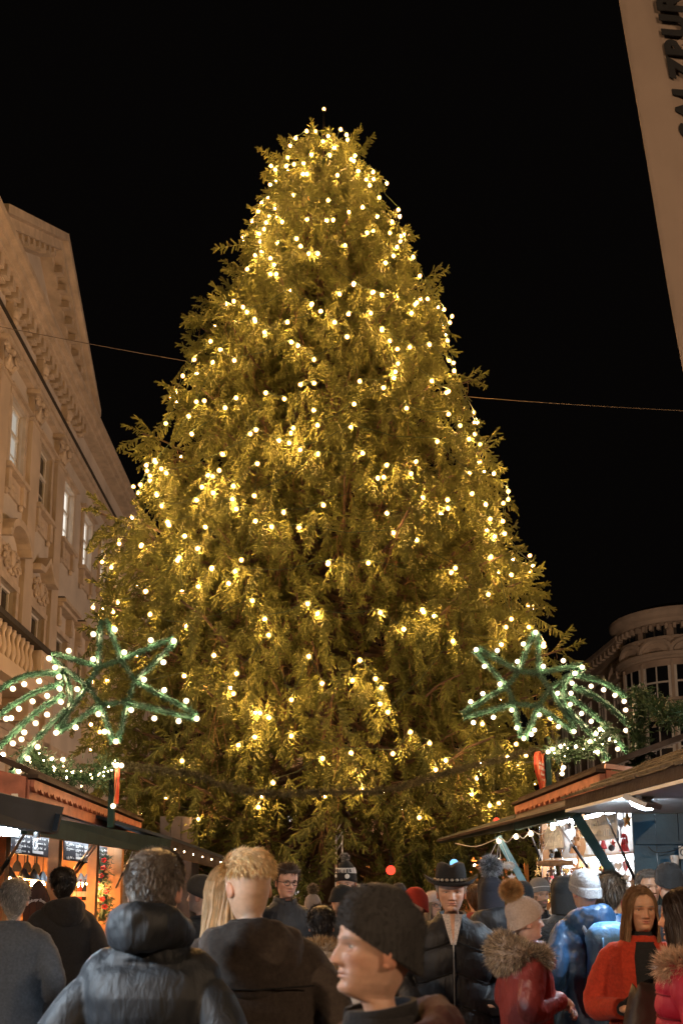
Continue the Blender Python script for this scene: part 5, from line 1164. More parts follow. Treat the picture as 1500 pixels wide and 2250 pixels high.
    # headgear
    if hat:
        k = hat['kind']; hm = MB(); c_ = hat.get('col', (.03, .03, .03))
        if k in ('beanie', 'hood'):
            p_ = np.linspace(0, 2*math.pi, 140 if res == 2 else 72, endpoint=False); s_ = np.sin(p_)
            rf_, rb_ = hat.get('rim', (.66, .34)); zr = rb_ + (rf_-rb_)*(s_*.5+.5)**1.2; top = hat.get('top', 1.1); nt_ = 40; rings = []
            if k == 'hood': zr = -.12 + .86*np.clip((s_+.05)/.45, 0, 1)
            ribs = hat.get('ribs', 0)
            xb, yb = head_pt(np.maximum(zr, .5), p_, hat.get('pad', .055)); 
            for i, t in enumerate(np.concatenate([[-.03, .0], np.linspace(.02, .999, nt_)])):
                tt = max(0, t); r_ = (1-tt**hat.get('exp', 2.5))**(1/hat.get('exp', 2.5)); cuff = hat.get('cuff', 0); 
                rib = 1 + (.022*np.cos(p_*ribs)*(1-tt*.6) if ribs else 0)
                bul = 1 + (.045 if cuff and tt < cuff else 0)
                if t < 0: bul *= .93
                z_ = zr + (top-zr)*tt
                hx, hy = head_pt(np.minimum(z_, .97), p_, .03); sc_ = np.maximum(r_*bul, np.where(z_ < .99, np.hypot(hx, hy)/np.hypot(xb, yb), 0)); sc_ = sc_*rib
                rings.append(np.stack([xb*sc_*HH, yb*sc_*HH+.015 - hat.get('slouch', 0)*tt**2, CHIN+z_*HH], -1))
            hm.loft(np.array(rings), True, c_)
            fz = rng.random((int(den*.7), 2)); jj = (fz[:, 0]*(nt_-2)).astype(int)+1; kk = (fz[:, 1]*len(p_)).astype(int); P = np.array(rings)[jj, kk]
            if hat.get('fuzz', 1): fib(hm, P, nrm(P-np.array([0, 0, CHIN+.5*HH])), .007, .0015, (0, 0, 0), .5, c_, .15)
            ctop = np.array([0, .015-hat.get('slouch', 0), CHIN+top*HH])
            allv = head_rot(np.concatenate(hm.v), yaw, pitch, roll); hm.v = [allv]; ho = hm.build(hat.get('name', 'beanie'), cloth('knit', c_, 'b%02d%02d%02d' % tuple(int(99*q) for q in c_)), root, True)
            if 'stripe' in hat:
                sm = MB(); 
                for t0, t1, cs in hat['stripe']:
                    rr = [np.stack([xb*(1-t**2.5)**.4*1.03*HH, yb*(1-t**2.5)**.4*1.03*HH+.015, CHIN+(zr+(top-zr)*t)*HH], -1) for t in np.linspace(t0, t1, 6)]; sm.loft(np.array(rr), False)
                    sm.v = [head_rot(np.concatenate(sm.v), yaw, pitch, roll)]; sm.build('stripe', cloth('knit', cs, 's%02d%02d%02d' % tuple(int(99*q) for q in cs)), ho, True); sm = MB()
            if 'text' in hat:
                for i, ch in enumerate(hat['text']):
                    a_ = R(90) + R(16)*(i-2.5); t = .5; me = text_mesh(ch, .034, .002, .0012, 0, 'CENTER')
                    xx, yy = head_pt(np.array(.75), np.array(a_), .08); p0 = Vector((float(xx)*HH, float(yy)*HH+.02, CHIN+.97*HH)); 
                    Mx = Matrix.Translation(p0) @ Matrix.Rotation(a_-R(90)+math.pi, 4, 'Z') @ Matrix.Rotation(R(72), 4, 'X'); me.transform(Mx)
                    vv = np.array([tuple(v.co) for v in me.vertices]); vv = head_rot(vv, yaw, pitch, roll); me.vertices.foreach_set('co', vv.ravel()); obj('letter', me, M_SLATE, ho)
                for a_, rr_ in ((R(112), .02), (R(52), .014)):
                    xx, yy = head_pt(np.array(.7), np.array(a_), .085); bm_ = MB(); bm_.ell((0, 0, 0), (rr_, .003, rr_), 14); bm_.tube([(rr_*.5*math.cos(t), .005, rr_*.5*math.sin(t)) for t in np.linspace(0, 6.28, 10)], .002, 4)
                    v = np.concatenate(bm_.v) @ np.array(Matrix.Rotation(a_-R(90), 3, 'Z')).T + np.array([float(xx)*HH, float(yy)*HH+.02, CHIN+.79*HH]); bm_.v = [head_rot(v, yaw, pitch, roll)]; bm_.build('badge', M_CHALK, ho, True)
            if 'pom' in hat:
                pc, pr, pn = hat['pom'][0], hat['pom'][1], np.array(hat.get('pomdir', (0, -.15, 1.0))); pc3 = ctop + pn/np.linalg.norm(pn)*pr*.75; pm = MB(); pm.ell(pc3, pr*.6, 12, None, np.array(pc)*.6)
                n = den*3; N = nrm(rng.normal(size=(n, 3))); fib(pm, pc3+N*pr*.45, N, pr*.62, .0026, (0, 0, -.08), .3, pc, .3)
                if len(hat['pom']) > 2:
                    msk = rng.random(len(pm.c[-1])//5) < .45; pm.c[-1][np.repeat(msk, 5), :3] = np.array(hat['pom'][2])
                pm.v = [head_rot(np.concatenate(pm.v), yaw, pitch, roll)]; pm.build('pompom', HAIRM, ho, False, True)
            if 'sparkle' in hat:
                sp = MB(); 
                for q in range(26): j_, k_ = rng.integers(8, nt_-8), rng.integers(0, len(p_)); sp.ell(np.array(rings)[j_, k_]*np.array([1.02, 1.02, 1]), .0022, 6)
                sp.v = [head_rot(np.concatenate(sp.v), yaw, pitch, roll)]; sp.build('sequins', M_STEEL, ho)
        if k == 'cowboy':
            cz = CHIN+.70*HH; n = 48; rings = []
            prof = [(1.0, 0), (1.02, .02), (1.0, .05), (.95, .085), (.86, .112), (.62, .122), (.35, .112), (.05, .105)]
            for f_, z_ in prof:
                a = np.linspace(0, 2*math.pi, n, endpoint=False); x = .088*f_*np.cos(a); y = .105*f_*np.sin(a)+.01; zz_ = cz+z_ - (.022*np.exp(-(x/.03)**2) if f_ < .9 else 0) ; 
                if f_ < .97: x = x*(1-.22*np.clip(np.sin(a), 0, 1)*(z_/.11))
                rings.append(np.stack([x, y, np.broadcast_to(zz_, x.shape)], -1))
            hm.loft(np.array(rings), True, c_); hm.v = [head_rot(np.concatenate(hm.v), yaw, pitch, roll)]; ho = hm.build('hat', cloth('wool', c_, 'hat'), root, True)
            br = MB(); rings = []
            for f_, dz in ((1.0, .004), (1.25, .0), (1.5, .002), (1.72, .012), (1.78, .02), (1.72, .006), (1.5, -.006), (1.25, -.008), (1.0, -.006)):
                a = np.linspace(0, 2*math.pi, n, endpoint=False); x = .088*f_*np.cos(a); y = (.105*f_*np.sin(a))*1.0+.01; up_ = .035*np.clip((f_-1)/.75, 0, 1)**2*np.abs(np.cos(a))**3 - .012*np.clip((f_-1)/.75, 0, 1)*np.abs(np.sin(a))
                rings.append(np.stack([x, y, cz+dz+up_], -1))
            br.loft(np.array(rings), False); br.v = [head_rot(np.concatenate(br.v), yaw, pitch, roll)]; br.build('brim', MATS['wool_hat'], ho, True)
            cs_ = MB()
            for q in range(20): a = 2*math.pi*q/20; cs_.ell((.0915*math.cos(a), .108*math.sin(a)+.01, cz+.02), (.011, .011, .009), 8)
            cs_.v = [head_rot(np.concatenate(cs_.v), yaw, pitch, roll)]; cs_.build('hat_band', mat('concho', (.6, .5, .4), .3, .8), ho, True)
    # coat
    ct = dict(col=(.02, .02, .022), kind='wool', hem=.72, bulge=0, pitch=.11, chev=.0, bulk=1.0, hood=None, collar=.0); ct.update(coat or {})
    cm = cloth(ct['kind'], ct['col'], 'c%02d%02d%02d' % tuple(int(99*q) for q in ct['col'])); bk = ct['bulk']
    cmesh = MB(); front = lambda z_, x_=0: float(np.interp(z_, tz, td)) + .016 + ct['bulge']*.4; zs_ = np.arange(ct['hem'], 1.50, .012); tz = [ct['hem'], .82, .95, 1.05, 1.2, 1.32, 1.385, 1.425, 1.455, 1.475, 1.50]
    tw = np.array([.205, .208, .195, .186, .194, .203, .19, .155, .118, .088, .078])*bk*sx; td = np.array([.14, .145, .135, .132, .138, .135, .115, .095, .082, .078, .076])*bk
    if sex == 'f': tw[3] *= .94
    rings = []
    a = np.linspace(0, 2*math.pi, 64, endpoint=False)
    for z_ in zs_:
        w_, d_ = np.interp(z_, tz, tw), np.interp(z_, tz, td); x, y = w_*np.sign(np.cos(a))*np.abs(np.cos(a))**.85, d_*np.sign(np.sin(a))*np.abs(np.sin(a))**.85
        if ct['bulge'] and z_ < 1.42:
            q = ((z_ + ct['chev']*np.abs(x)) / ct['pitch']) % 1.0; bb = ct['bulge']*1.5*(np.sqrt(np.maximum(0, 1-(2*q-1)**2))-.75); k_ = 1+bb/np.hypot(x, y).clip(.05); x, y = x*k_, y*k_
        rings.append(np.stack([x, y, np.full_like(x, z_)], -1))
    cmesh.loft(np.array(rings), True)
    for sg in (-1, 1):
        e_, w_ = hands[sg]; w_ = e_.lerp(w_, .9) if pose == 'clasp' else w_; sh = Vector((sg*.158*sx*bk, -.008, 1.352)); arm = catmull([Vector((sg*.085*sx, -.005, 1.385)), sh, e_, w_], 14); L_ = 0; rr = []
        for i, p in enumerate(arm):
            t = i/(len(arm)-1); r_ = (.078-.024*t)*bk*min(1, .72+t*1.4)
            if ct['bulge']: q = (t*.62/ct['pitch']) % 1.0; r_ += ct['bulge']*.8*(math.sqrt(max(0, 1-(2*q-1)**2))-.6)
            rr.append(r_)
        cmesh.tube(arm, rr, 20)
    o = cmesh.build('coat', cm, root, True)
    rm = o.modifiers.new('union', 'REMESH'); rm.mode = 'VOXEL'; rm.voxel_size = {2: .008, 1: .011, 0: .016}[res]; rm.use_smooth_shade = True
    smo = o.modifiers.new('smooth', 'SMOOTH'); smo.factor = .5; smo.iterations = 2 if ct['bulge'] else 6
    tx = bpy.data.textures.get('folds') or bpy.data.textures.new('folds', 'CLOUDS'); tx.noise_scale = .11; tx.noise_depth = 3
    dp = o.modifiers.new('folds', 'DISPLACE'); dp.texture = tx; dp.strength = {'rain': .028, 'leather': .02, 'puffer': .014}.get(ct['kind'], .02); dp.mid_level = .5; dp.texture_coords = 'LOCAL'
    if ct['bulge'] and res > 0:                                # stitched seams between the quilted channels
        k0 = math.ceil((ct['hem']+.02)/ct['pitch'])
        for k_ in range(k0, int(1.44/ct['pitch'])+1):
            pts_ = []
            for q in range(41):
                aa = 2*math.pi*q/40; zq = k_*ct['pitch']
                for _ in range(3):
                    w_, d_ = np.interp(zq, tz, tw), np.interp(zq, tz, td); xq = w_*math.copysign(abs(math.cos(aa))**.85, math.cos(aa)); yq = d_*math.copysign(abs(math.sin(aa))**.85, math.sin(aa)); zq = k_*ct['pitch'] - ct['chev']*abs(xq)
                f_ = 1 - ct['bulge']*.25/max(.05, math.hypot(xq, yq)); pts_.append((xq*f_, yq*f_, zq))
            if max(p[2] for p in pts_) < 1.43: sm = MB(); sm.tube(pts_, .0042, 5); sm.build('seam', mat('seam_%02d%02d%02d' % tuple(int(99*q) for q in ct['col']), tuple(q*.35 for q in ct['col']), .9), o)
    if 'yoke' in ct:                                           # seams
        for pts_ in ct['yoke']: sm = MB(); sm.tube([Vector(p) for p in pts_], .003, 5); sm.build('seam', MATS.get('seam') or mat('seam', (.008, .008, .008), .9), o)
    if ct['collar']:
        cl = MB(); a = np.linspace(R(110), R(430), 40); rings = []
        h_ = ct['collar']
        for t, pad in ((0, .0), (.5, .004), (1, .0), (1, -.012), (.5, -.01), (0, -.014)):
            rings.append(np.stack([(.082+pad)*np.cos(a)*1.02, (.084+pad)*np.sin(a)+.004, np.full_like(a, 1.455)+h_*t + .012*np.sin(a)*-1], -1))
        R_ = np.array(rings); cl.add(R_.reshape(-1, 3), [(i*40+k, i*40+k+1, ((i+1) % 6)*40+k+1, ((i+1) % 6)*40+k) for i in range(6) for k in range(39)] + [(0, 40, 80, 120, 160, 200), (239, 199, 159, 119, 79, 39)]); cl.build('collar', ct.get('collar_m', cm), o, True)
    if ct['hood']:
        hd = ct['hood']; hm = MB(); n = 26; rings = []; R1, R2 = hd.get('r', (.045, .085)); cen = hd.get('z', 1.47)
        for i in range(n):
            t = i/(n-1); a = R(-60) + R(300)*t + R(0); a = R(58) - R(296)*t; back = max(0, -math.sin(a)); r_ = R1 + (R2-R1)*back**.8
            c = Vector((.112*math.cos(a)*bk*hd.get('wide', 1), .100*math.sin(a) - .035*back, cen - .03*(1-back) + hd.get('lift', .0)*back)); rad = Vector((math.cos(a), math.sin(a), 0)); ringp = []
            for q in range(16):
                b = 2*math.pi*q/16; vv = rad*(math.cos(b)*r_*.8) + Vector((0, 0, 1))*(math.sin(b)*r_*(1.15 if math.sin(b) > 0 else 1.15+.9*back*hd.get('drop', 1)))
                ringp.append(tuple(c+vv))
            rings.append(ringp)
        hm.loft(np.array(rings), True); ho_ = hm.build('hood', hd.get('m', cm), root, True)
        rm = ho_.modifiers.new('union', 'REMESH'); rm.mode = 'VOXEL'; rm.voxel_size = .009; rm.use_smooth_shade = True; smo = ho_.modifiers.new('smooth', 'SMOOTH'); smo.factor = .5; smo.iterations = 5
        dp = ho_.modifiers.new('folds', 'DISPLACE'); dp.texture = tx; dp.strength = .035; dp.mid_level = .5
        if 'fur' in hd:
            fm = MB(); rr = np.array(rings); n = den*5; i_, k_ = rng.integers(1, 25, n), rng.integers(0, 16, n); P = rr[i_, k_] + rng.normal(size=(n, 3))*.008; cc = rr.mean(1)[i_]; fib(fm, cc + (P-cc)*.75, nrm(P-cc), .055, .003, (0, 0, -.25), .3, hd['fur'][0], .3)
            msk = rng.random(n) < .4; fm.c[-1][np.repeat(msk, 5), :3] = np.array(hd['fur'][1]); fm.build('fur_trim', HAIRM, ho_, False, True)
    if ct.get('zip'):
        zm = MB(); zm.tube([(0, front(ct['hem']+(1.36-ct['hem'])*t)-.006, ct['hem']+(1.36-ct['hem'])*t) for t in np.linspace(0, 1, 12)], .0045, 5); zm.build('zip', M_STEEL, o)
    if ct['kind'] == 'fleece':
        fm = MB(); n = 5000; ai, zi = rng.random(n)*2*math.pi, .9+.55*rng.random(n); P = np.stack([np.interp(zi, tz, tw)*np.cos(ai), np.interp(zi, tz, td)*np.sin(ai), zi], -1); fib(fm, P, nrm(P*np.array([1, 1, 0])), .03, .005, (0, 0, -.3), .5, ct['col'], .5); fm.build('pile', HAIRM, o, False, True)
    if shirt:
        sm = MB(); sm.add([(-.045, .10, 1.46), (0, .134, 1.33), (.045, .10, 1.46), (-.03, .085, 1.5), (.03, .085, 1.5), (0, .155, 1.34)], [(0, 1, 5, 3), (2, 4, 5, 1), (0, 3, 4, 2)]) if False else None
        zz_ = (1.34, 1.38, 1.42, 1.465, 1.505); yy_ = [front(1.34), front(1.375), front(1.40)-.002, .118, .1]
        for sg in (-1, 1):
            for i in range(4): sm.slab([(sg*(.001+.0035*i), yy_[i]+.004, zz_[i]), (sg*(.014+.011*i), yy_[i], zz_[i]), (sg*(.014+.011*(i+1)), yy_[i+1], zz_[i+1]), (sg*(.001+.0035*(i+1)), yy_[i+1]+.004, zz_[i+1])], .003*sg)
        sm.build('shirt_collar', shirt, root)
        vm = MB()
        for i in range(4): vm.slab([(-.004-.005*i, yy_[i]-.002, zz_[i]), (.004+.005*i, yy_[i]-.002, zz_[i]), (.004+.005*(i+1), yy_[i+1]-.002, zz_[i+1]), (-.004-.005*(i+1), yy_[i+1]-.002, zz_[i+1])], -.003); vm.c[-1][:, :3] = skin
        vm.build('chest', SKIN, root, False, True)
    if ct.get('open'):                                         # open coat front showing a dark top
        zz_ = [.55, .75, .95, 1.1, 1.22, 1.32, 1.39, 1.43, 1.46]; yy_ = [front(q) for q in zz_[:7]] + [.125, .1]; hw = [.07, .07, .065, .065, .068, .072, .07, .06, .05]
        vm = MB(); lp = {-1: MB(), 1: MB()}
        for i in range(8):
            vm.slab([(-hw[i], yy_[i], zz_[i]), (hw[i], yy_[i], zz_[i]), (hw[i+1], yy_[i+1], zz_[i+1]), (-hw[i+1], yy_[i+1], zz_[i+1])], -.006)
            if zz_[i] >= .75:
                for sg in (-1, 1): lp[sg].slab([(sg*(hw[i]-.004), yy_[i]+.012, zz_[i]), (sg*(hw[i]+.03+.03*(zz_[i] > 1.2)), yy_[i]-.004, zz_[i]), (sg*(hw[i+1]+.03+.03*(zz_[i+1] > 1.2)), yy_[i+1]-.004, zz_[i+1]), (sg*(hw[i+1]-.004), yy_[i+1]+.012, zz_[i+1])], .006*sg)
        vm.build('top', cloth('wool', ct['open'], 'top'), root)
        for sg in (-1, 1): lp[sg].build('lapel', cm, root)
        nk = MB(); nk.lathe([(.07, 1.42), (.068, 1.47), (.06, 1.515)], (0, .012, 0), 24); nk.build('roll_neck', cloth('wool', ct['open'], 'top'), root, True)
    if scarf:
        sm = MB(); pts = [(.085*math.cos(a), .085*math.sin(a)+.01, 1.485+.012*math.sin(3*a)) for a in np.linspace(0, 2*math.pi, 28)]; sm.tube(pts, [.03+.006*math.sin(i*1.7) for i in range(28)], 10); sm.ell((.01, .125, 1.45), (.04, .03, .04), 10); sm.tube([(.01, .13, 1.45), (.03, .155, 1.4), (.05, .15, 1.36)], [.02, .026, .012], 8); sm.tube([(.0, .13, 1.45), (-.02, .155, 1.41), (-.03, .15, 1.37)], [.02, .024, .012], 8)
        sm.build('scarf', mat('scarf_purple', scarf, .5, var=.7, nscale=16), root, True)
    if gloves:
        gm_ = MB(); sg = 1; e_, w_ = hands[sg]; d_ = Vector((-.9, .35, .05)).normalized(); hand(gm_, w_+d_*.0, d_, Vector((.0, .9, .35)), None, sg, .75, 1.22); gm_.tube([w_-(w_-e_).normalized()*.05, w_+d_*.02], [.042, .036], 12); gm_.build('glove', cloth('wool', gloves, 'glove'), root, True)
    if pose in ('clasp',):
        for sg in (-1, 1):
            e_, w_ = hands[sg]; d_ = (w_-e_).normalized(); cf = MB(); cf.tube([w_-d_*.045, w_-d_*.01, w_+d_*.004], [.051, .053, .047], 16); cf.build('cuff', cm, o, True)
    # legs and shoes
    tm_ = MB(); 
    tm_.loft([ring(.165*sx, .115, 1.0), ring(.17*sx, .125, .9), ring(.165*sx, .12, .84)], True)
    for sg in (-1, 1): tm_.tube([(sg*.085, 0, .88), (sg*.095, .005, .7), (sg*.1, .015, .48), (sg*.1, -.005, .25), (sg*.1, -.01, .05)], [.092, .085, .066, .06, .062], 14)
    tm_.build('trousers', cloth('wool', trousers, 't%02d%02d%02d' % tuple(int(99*q) for q in trousers)), root, True)
    for sg in (-1, 1):
        s_ = MB(); rings = [[(sg*.1+.04*f*math.cos(a), .06+.14*f*math.sin(a), z_) for a in np.linspace(0, 2*math.pi, 16, endpoint=False)] for f, z_ in ((.95, 0), (1, .015), (.97, .05))]; rings += [[(sg*.1+.042*math.cos(a), .005+.065*math.sin(a), z_) for a in np.linspace(0, 2*math.pi, 16, endpoint=False)] for z_ in (.085, .14)]
        s_.loft(np.array(rings), True); s_.build('shoe', mat('shoe_leather', (.02, .016, .014), .45), root, True)
    return root, S, fwd

CHEV = dict(bulge=.018, pitch=.15, chev=-.25)
P_ = person
WHITE_SK, RUDDY, TAN = (.56, .36, .27), (.58, .32, .23), (.5, .3, .2)
P_('person with short grey hair in a blue grey wool coat at the left edge', 32, 1974, 5.2, 10, hair=(.36, .33, .3), hairlen=.025, coat=dict(col=(.06, .07, .085), kind='wool', hem=.6, bulk=1.08, collar=.035), res=1)
P_('person in black hooded jacket ordering at the left stall', 140, 1944, 6.5, 35, hair=(.02, .016, .014), hairlen=.03, coat=dict(col=(.012, .011, .012), kind='wool', bulk=1.12, hood=dict(r=(.035, .07))), res=1)
P_('grey haired person seen from behind in a dark blue hooded puffer jacket', 338, 1952, 2.7, -6, hair=(.17, .14, .115), hairlen=.02, coat=dict(col=(.013, .016, .021), kind='puffer', bulge=.02, pitch=.235, chev=-.22, bulk=.98, hood=dict(r=(.042, .06), z=1.53, wide=.85, drop=.25)), res=2, width=1.02)
P_('person with long straight blond hair beside the blond man', 496, 1968, 3.7, 20, sex='f', long_hair=((.45, .29, .15), 1.28, 0, (.8, .6, .36)), coat=dict(col=(.02, .018, .018), kind='wool'), res=2)
P_('person in dark beanie in profile behind the long blond hair', 447, 1966, 5.8, 70, hair=None, hat=dict(kind='beanie', col=(.03, .028, .027), rim=(.66, .3), ribs=0, top=1.1), coat=dict(col=(.02, .02, .022), kind='wool', collar=.04), skin=WHITE_SK)
P_('blond person with undercut in a dark brown hooded wool coat from behind', 556, 1942, 3.1, 8, yaw=R(22), pitch=R(-12), skin=(.6, .38, .25), hair=(.85, .6, .32), hairlen=.035, undercut=True, coat=dict(col=(.052, .038, .03), kind='wool', bulk=1.08, hem=.62, hood=dict(r=(.03, .075), z=1.435, wide=1.3, drop=1.5), collar=.05, collar_m=cloth('wool', (.008, .008, .008), 'blackcollar'), yoke=[[(-.2, -.155, 1.3), (0, -.172, 1.29), (.2, -.155, 1.3)]]), res=2, width=1.1)
P_('dark haired person in glasses and dark jacket looking right', 626, 1935, 6.6, 205, pitch=R(-8), hair=(.06, .035, .02), hairlen=.04, glasses=True, skin=RUDDY, coat=dict(col=(.015, .015, .018), kind='puffer', collar=.06), res=1)
P_('person in grey beanie with fluffy fur pompom from behind', 687, 1998, 7.6, 0, sex='f', hat=dict(kind='beanie', col=(.24, .21, .2), rim=(.6, .3), top=1.16, ribs=40, pom=((.42, .36, .28), .06, (.12, .09, .06))), coat=dict(col=(.5, .46, .42), kind='puffer', hood=dict(r=(.03, .06))), res=0)
P_('person in black cap leaning towards the bearded man', 738, 1976, 6.9, 285, pitch=R(-16), hat=dict(kind='beanie', col=(.01, .01, .01), rim=(.62, .3), top=1.08), coat=dict(col=(.012, .012, .013), kind='wool'), skin=TAN, res=0, pose='up')
P_('bearded person in black and grey lettered bobble hat', 763, 1938, 7.3, 165, pitch=R(-10), skin=WHITE_SK, beard=(.07, .04, .03), hat=dict(kind='beanie', col=(.012, .012, .012), rim=(.64, .38), top=1.28, exp=2.2, stripe=[(.42, .68, (.5, .48, .46))], text='VELIES', pom=((.5, .48, .46), .035, (.02, .02, .02))), coat=dict(col=(.05, .012, .014), kind='wool', collar=.05), res=1)
P_('short person with dark hair and fur trimmed beige hooded coat', 706, 2032, 5.0, 0, sex='f', hair=(.015, .011, .01), hairlen=.03, coat=dict(col=(.5, .43, .36), kind='puffer', bulge=.012, pitch=.2, hood=dict(r=(.05, .075), z=1.46, fur=((.5, .32, .15), (.2, .11, .05)))), res=1)
fm_ = P_('person in profile in dark ribbed beanie in the foreground', 838, 2081, 1.9, 97, yaw=R(4), pitch=R(4), skin=(.62, .37, .26), hat=dict(kind='beanie', col=(.04, .037, .036), rim=(.70, .22), top=1.13, ribs=46, pad=.05, exp=2.4), coat=dict(col=(.018, .014, .013), kind='wool', bulk=1.1, collar=.05, hood=dict(r=(.035, .07), z=1.44, wide=1.25, m=cloth('wool', (.06, .018, .018), 'maroon'))), res=2, squint=.5, brow=(.2, .13, .09), lips=(.48, .22, .18), age=1)
P_('person in bright red ribbed beanie facing left', 917, 1988, 6.7, 120, sex='f', hat=dict(kind='beanie', col=(.5, .045, .02), rim=(.66, .2), top=1.14, ribs=34), coat=dict(col=(.03, .03, .035), kind='wool'), res=1)
P_('person in pale pink cap and round glasses beside the red beanie', 948, 1988, 7.4, 210, sex='f', hat=dict(kind='beanie', col=(.55, .42, .36), rim=(.66, .4), top=1.06), glasses=True, long_hair=((.25, .16, .09), 1.3, 0, (.4, .28, .16)), coat=dict(col=(.03, .03, .03), kind='wool'), res=0)
P_('older person in black cowboy hat and black down jacket facing the camera', 990, 1958, 5.0, 176, pitch=R(-3), skin=(.62, .36, .25), hair=(.45, .42, .38), hairlen=.02, hat=dict(kind='cowboy', col=(.012, .01, .009)), coat=dict(col=(.018, .017, .017), kind='puffer', bulge=.02, pitch=.17, chev=.35, bulk=1.1, collar=.055, zip=True), shirt=mat('striped_shirt', (.5, .44, .42), .8, var=.35, nscale=120), res=2, squint=.4, brow=(.35, .25, .18), width=1.02, age=1.2)
P_('person in grey fluffy bobble hat and navy hood from behind', 1079, 1966, 6.1, 0, hat=dict(kind='hood', col=(.018, .018, .026), top=1.1, name='hood', pom=((.42, .43, .44), .085, (.05, .055, .07)), pad=.1), coat=dict(col=(.018, .018, .026), kind='puffer', bulge=.015, pitch=.2, bulk=1.12, hood=dict(r=(.04, .07))), res=1)
P_('person in red leather coat with fur hood and beige bobble hat', 1150, 2022, 4.6, -84, sex='f', yaw=R(2), pitch=R(3), skin=(.62, .4, .32), hat=dict(kind='beanie', col=(.48, .37, .3), rim=(.68, .22), top=1.12, ribs=0, slouch=.03, exp=2.1, sparkle=1, pom=((.62, .38, .17), .068, (.45, .25, .1)), pomdir=(0, -1, .75)), coat=dict(col=(.3, .05, .04), kind='leather', bulk=1.08, hood=dict(r=(.05, .095), z=1.45, wide=1.1, drop=.1, m=cloth('knit', (.5, .38, .3), 'lining'), fur=((.55, .42, .28), (.13, .09, .06)))), scarf=(.16, .07, .1), pose='clasp', res=2, age=.8)
P_('person in black flat beanie behind the beige bobble hat', 1148, 1970, 6.6, 0, hat=dict(kind='beanie', col=(.03, .028, .026), rim=(.6, .35), top=1.04), coat=dict(col=(.02, .02, .02), kind='wool'), res=0)
P_('person in grey beanie with white stripe and short beard', 1181, 1966, 7.2, 200, skin=TAN, beard=(.14, .08, .05), hat=dict(kind='beanie', col=(.2, .19, .18), rim=(.64, .4), top=1.14, stripe=[(.3, .36, (.65, .62, .6))]), coat=dict(col=(.015, .015, .015), kind='wool', collar=.05), res=1, gaze=.4)
P_('person in black hood and shaggy black fur coat from behind', 1238, 1966, 6.1, -8, hat=dict(kind='hood', col=(.008, .008, .008), top=1.1, name='hood', pad=.08), coat=dict(col=(.014, .013, .012), kind='fleece', hem=.5, bulk=1.15), res=1)
bl_p, bl_S, bl_f = P_('person in grey beanie and shiny blue raincoat with backpack', 1287, 1956, 5.4, 12, hair=None, hat=dict(kind='beanie', col=(.3, .31, .33), rim=(.64, .26), top=1.08, cuff=.3), skin=WHITE_SK, coat=dict(col=(.02, .065, .15), kind='rain', hem=.35, bulk=1.12, hood=dict(r=(.035, .075))), res=2)
P_('person with fur lined hood in bright blue jacket beside the grey beanie', 1338, 1962, 5.9, -30, hair=(.08, .05, .03), hairlen=.06, coat=dict(col=(.02, .1, .26), kind='rain', bulk=1.05), res=1)
P_('person with shoulder length brown hair in an open orange red coat', 1403, 1998, 4.5, 172, sex='f', yaw=R(8), skin=(.6, .33, .2), long_hair=((.2, .11, .055), 1.3, 0, (.42, .26, .13)), coat=dict(col=(.42, .035, .01), kind='wool', bulk=1.1, hem=.5, open=(.012, .012, .013)), pose='hold', gloves=(.012, .011, .01), res=2, lips=(.5, .14, .12), gaze=-.3, smile=3.0, headscale=1.06)
P_('person with dark brown hair and pink hooded puffer jacket at the right edge', 1508, 2015, 3.7, 60, sex='f', long_hair=((.035, .02, .014), 1.42, 0, (.05, .028, .018)), skin=(.6, .26, .13), coat=dict(col=(.5, .015, .05), kind='puffer', bulge=.014, pitch=.1, bulk=1.1, hood=dict(r=(.055, .095), z=1.44, wide=1.2, m=cloth('puffer', (.5, .015, .06), 'pinkhood'), fur=((.7, .5, .36), (.6, .42, .3)))), res=2)
P_('person with short grey hair facing the camera behind the orange coat', 1422, 1949, 6.4, 185, skin=TAN, hair=(.12, .11, .1), hairlen=.025, coat=dict(col=(.02, .02, .02), kind='wool'), res=1)
P_('person in black beanie and navy jacket at the right edge from behind', 1472, 1940, 5.9, 5, hat=dict(kind='beanie', col=(.012, .013, .017), rim=(.6, .3), top=1.1), coat=dict(col=(.014, .016, .026), kind='wool', bulk=1.1, collar=.03), res=1)
P_('distant person in dark blue beanie left of the red beanie', 877, 1968, 8.6, 10, hat=dict(kind='beanie', col=(.018, .02, .028), rim=(.6, .34), top=1.08), coat=dict(col=(.02, .02, .025), kind='wool'), res=0)
P_('distant person with bushy hair right of the cowboy hat', 1044, 1972, 8.2, 15, hair=(.12, .06, .025), hairlen=.07, coat=dict(col=(.2, .03, .02), kind='wool'), res=0)
P_('distant person with short brown hair behind the foreground beanie', 823, 1965, 9.0, 170, hair=(.1, .07, .05), hairlen=.03, coat=dict(col=(.03, .03, .03), kind='wool'), res=0)

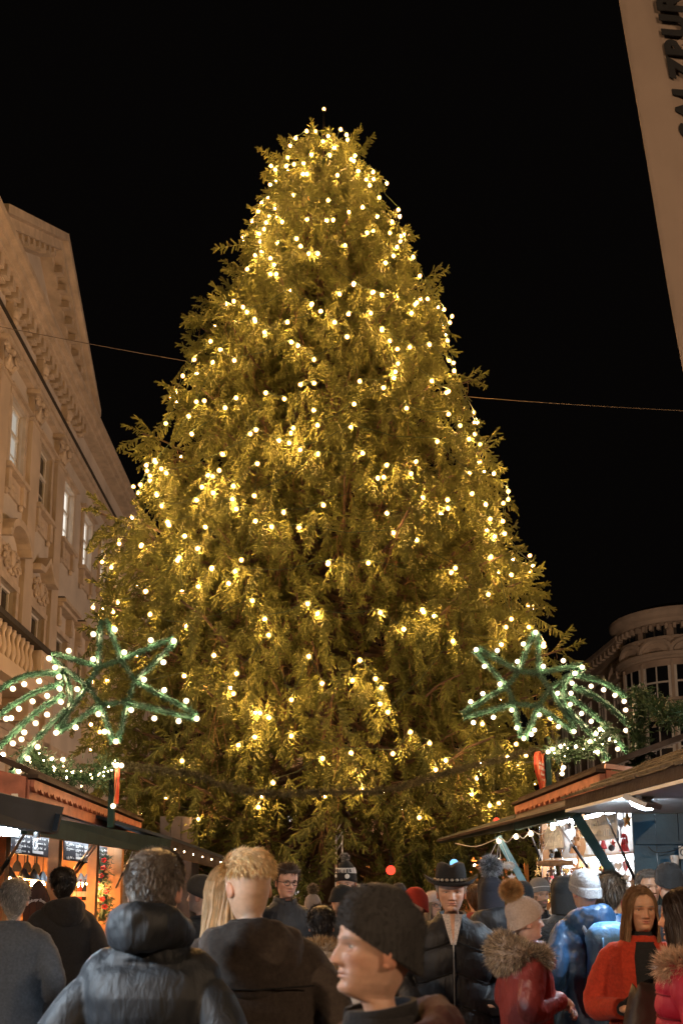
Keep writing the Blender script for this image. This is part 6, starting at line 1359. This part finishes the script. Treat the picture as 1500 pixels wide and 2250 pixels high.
# backpack on the blue raincoat
bp_ = bpy.data.objects.new('backpack', None); C.objects.link(bp_); bp_.location = bl_p.location; bp_.rotation_euler = bl_p.rotation_euler; bp_.scale = bl_p.scale
tag(bp_, 'light blue rolled top backpack worn over the blue raincoat', 'backpack')
m = MB(); rings = []
for z_, w_, d_ in ((.92, .10, .05), (.95, .14, .075), (1.1, .155, .085), (1.25, .15, .085), (1.31, .145, .08), (1.33, .15, .085), (1.38, .155, .095), (1.43, .13, .08), (1.45, .08, .04)):
    rings.append([(.03+w_*np.sign(math.cos(a))*abs(math.cos(a))**.7, -.225+d_*np.sign(math.sin(a))*abs(math.sin(a))**.7, z_) for a in np.linspace(0, 2*math.pi, 28, endpoint=False)])
m.loft(np.array(rings), True); M_BPK = mat('backpack_blue', (.12, .32, .62), .45, var=.25, nscale=6, bump=.5, bscale=14, wave=1)
o = m.build('pack', M_BPK, bp_, True); sb = o.modifiers.new('sub', 'SUBSURF'); sb.levels = sb.render_levels = 1; dp = o.modifiers.new('folds', 'DISPLACE'); dp.texture = bpy.data.textures['folds']; dp.strength = .03
for sg in (-1, 1):
    m = MB(); m.tube(catmull([(sg*.1+.02, -.15, 1.36), (sg*.11, -.09, 1.475), (sg*.13, .08, 1.42), (sg*.14, .15, 1.25)]), .016, 8); m.build('strap', mat('strap_pale', (.4, .5, .62), .7), bp_, True)
    m = MB(); m.tube(catmull([(sg*.1+.03, -.31, 1.36), (sg*.11+.03, -.318, 1.15), (sg*.1+.03, -.29, .98)]), .007, 6); m.build('strap', M_BPK, bp_, True)
# brown bag held by the person in the orange coat
bg = G('handbag', 'soft dark brown leather bag between the orange coat and the pink jacket', 'bag', at(1425, 2240, 4.15)); m = MB(); rings = []
for k, (py_, hw, dpt) in enumerate(((2330, 62, .07), (2270, 62, .07), (2220, 58, .06), (2180, 50, .045), (2160, 46, .03))):
    c = at(1430+k*1.5, py_, 4.15); rings.append([tuple(c+Vector((hw/FPX*4.15*np.sign(math.cos(a))*abs(math.cos(a))**.6, dpt*np.sign(math.sin(a))*abs(math.sin(a))**.6, .02*math.sin(5*a)*(k > 2)+.02*math.cos(a)))) for a in np.linspace(0, 2*math.pi, 32, endpoint=False)])
m.loft(np.array(rings), True); bg.b(m, 'body', mat('bag_leather', (.05, .03, .022), .5, var=.3, nscale=8, bump=.5, bscale=12, wave=1), None, True)
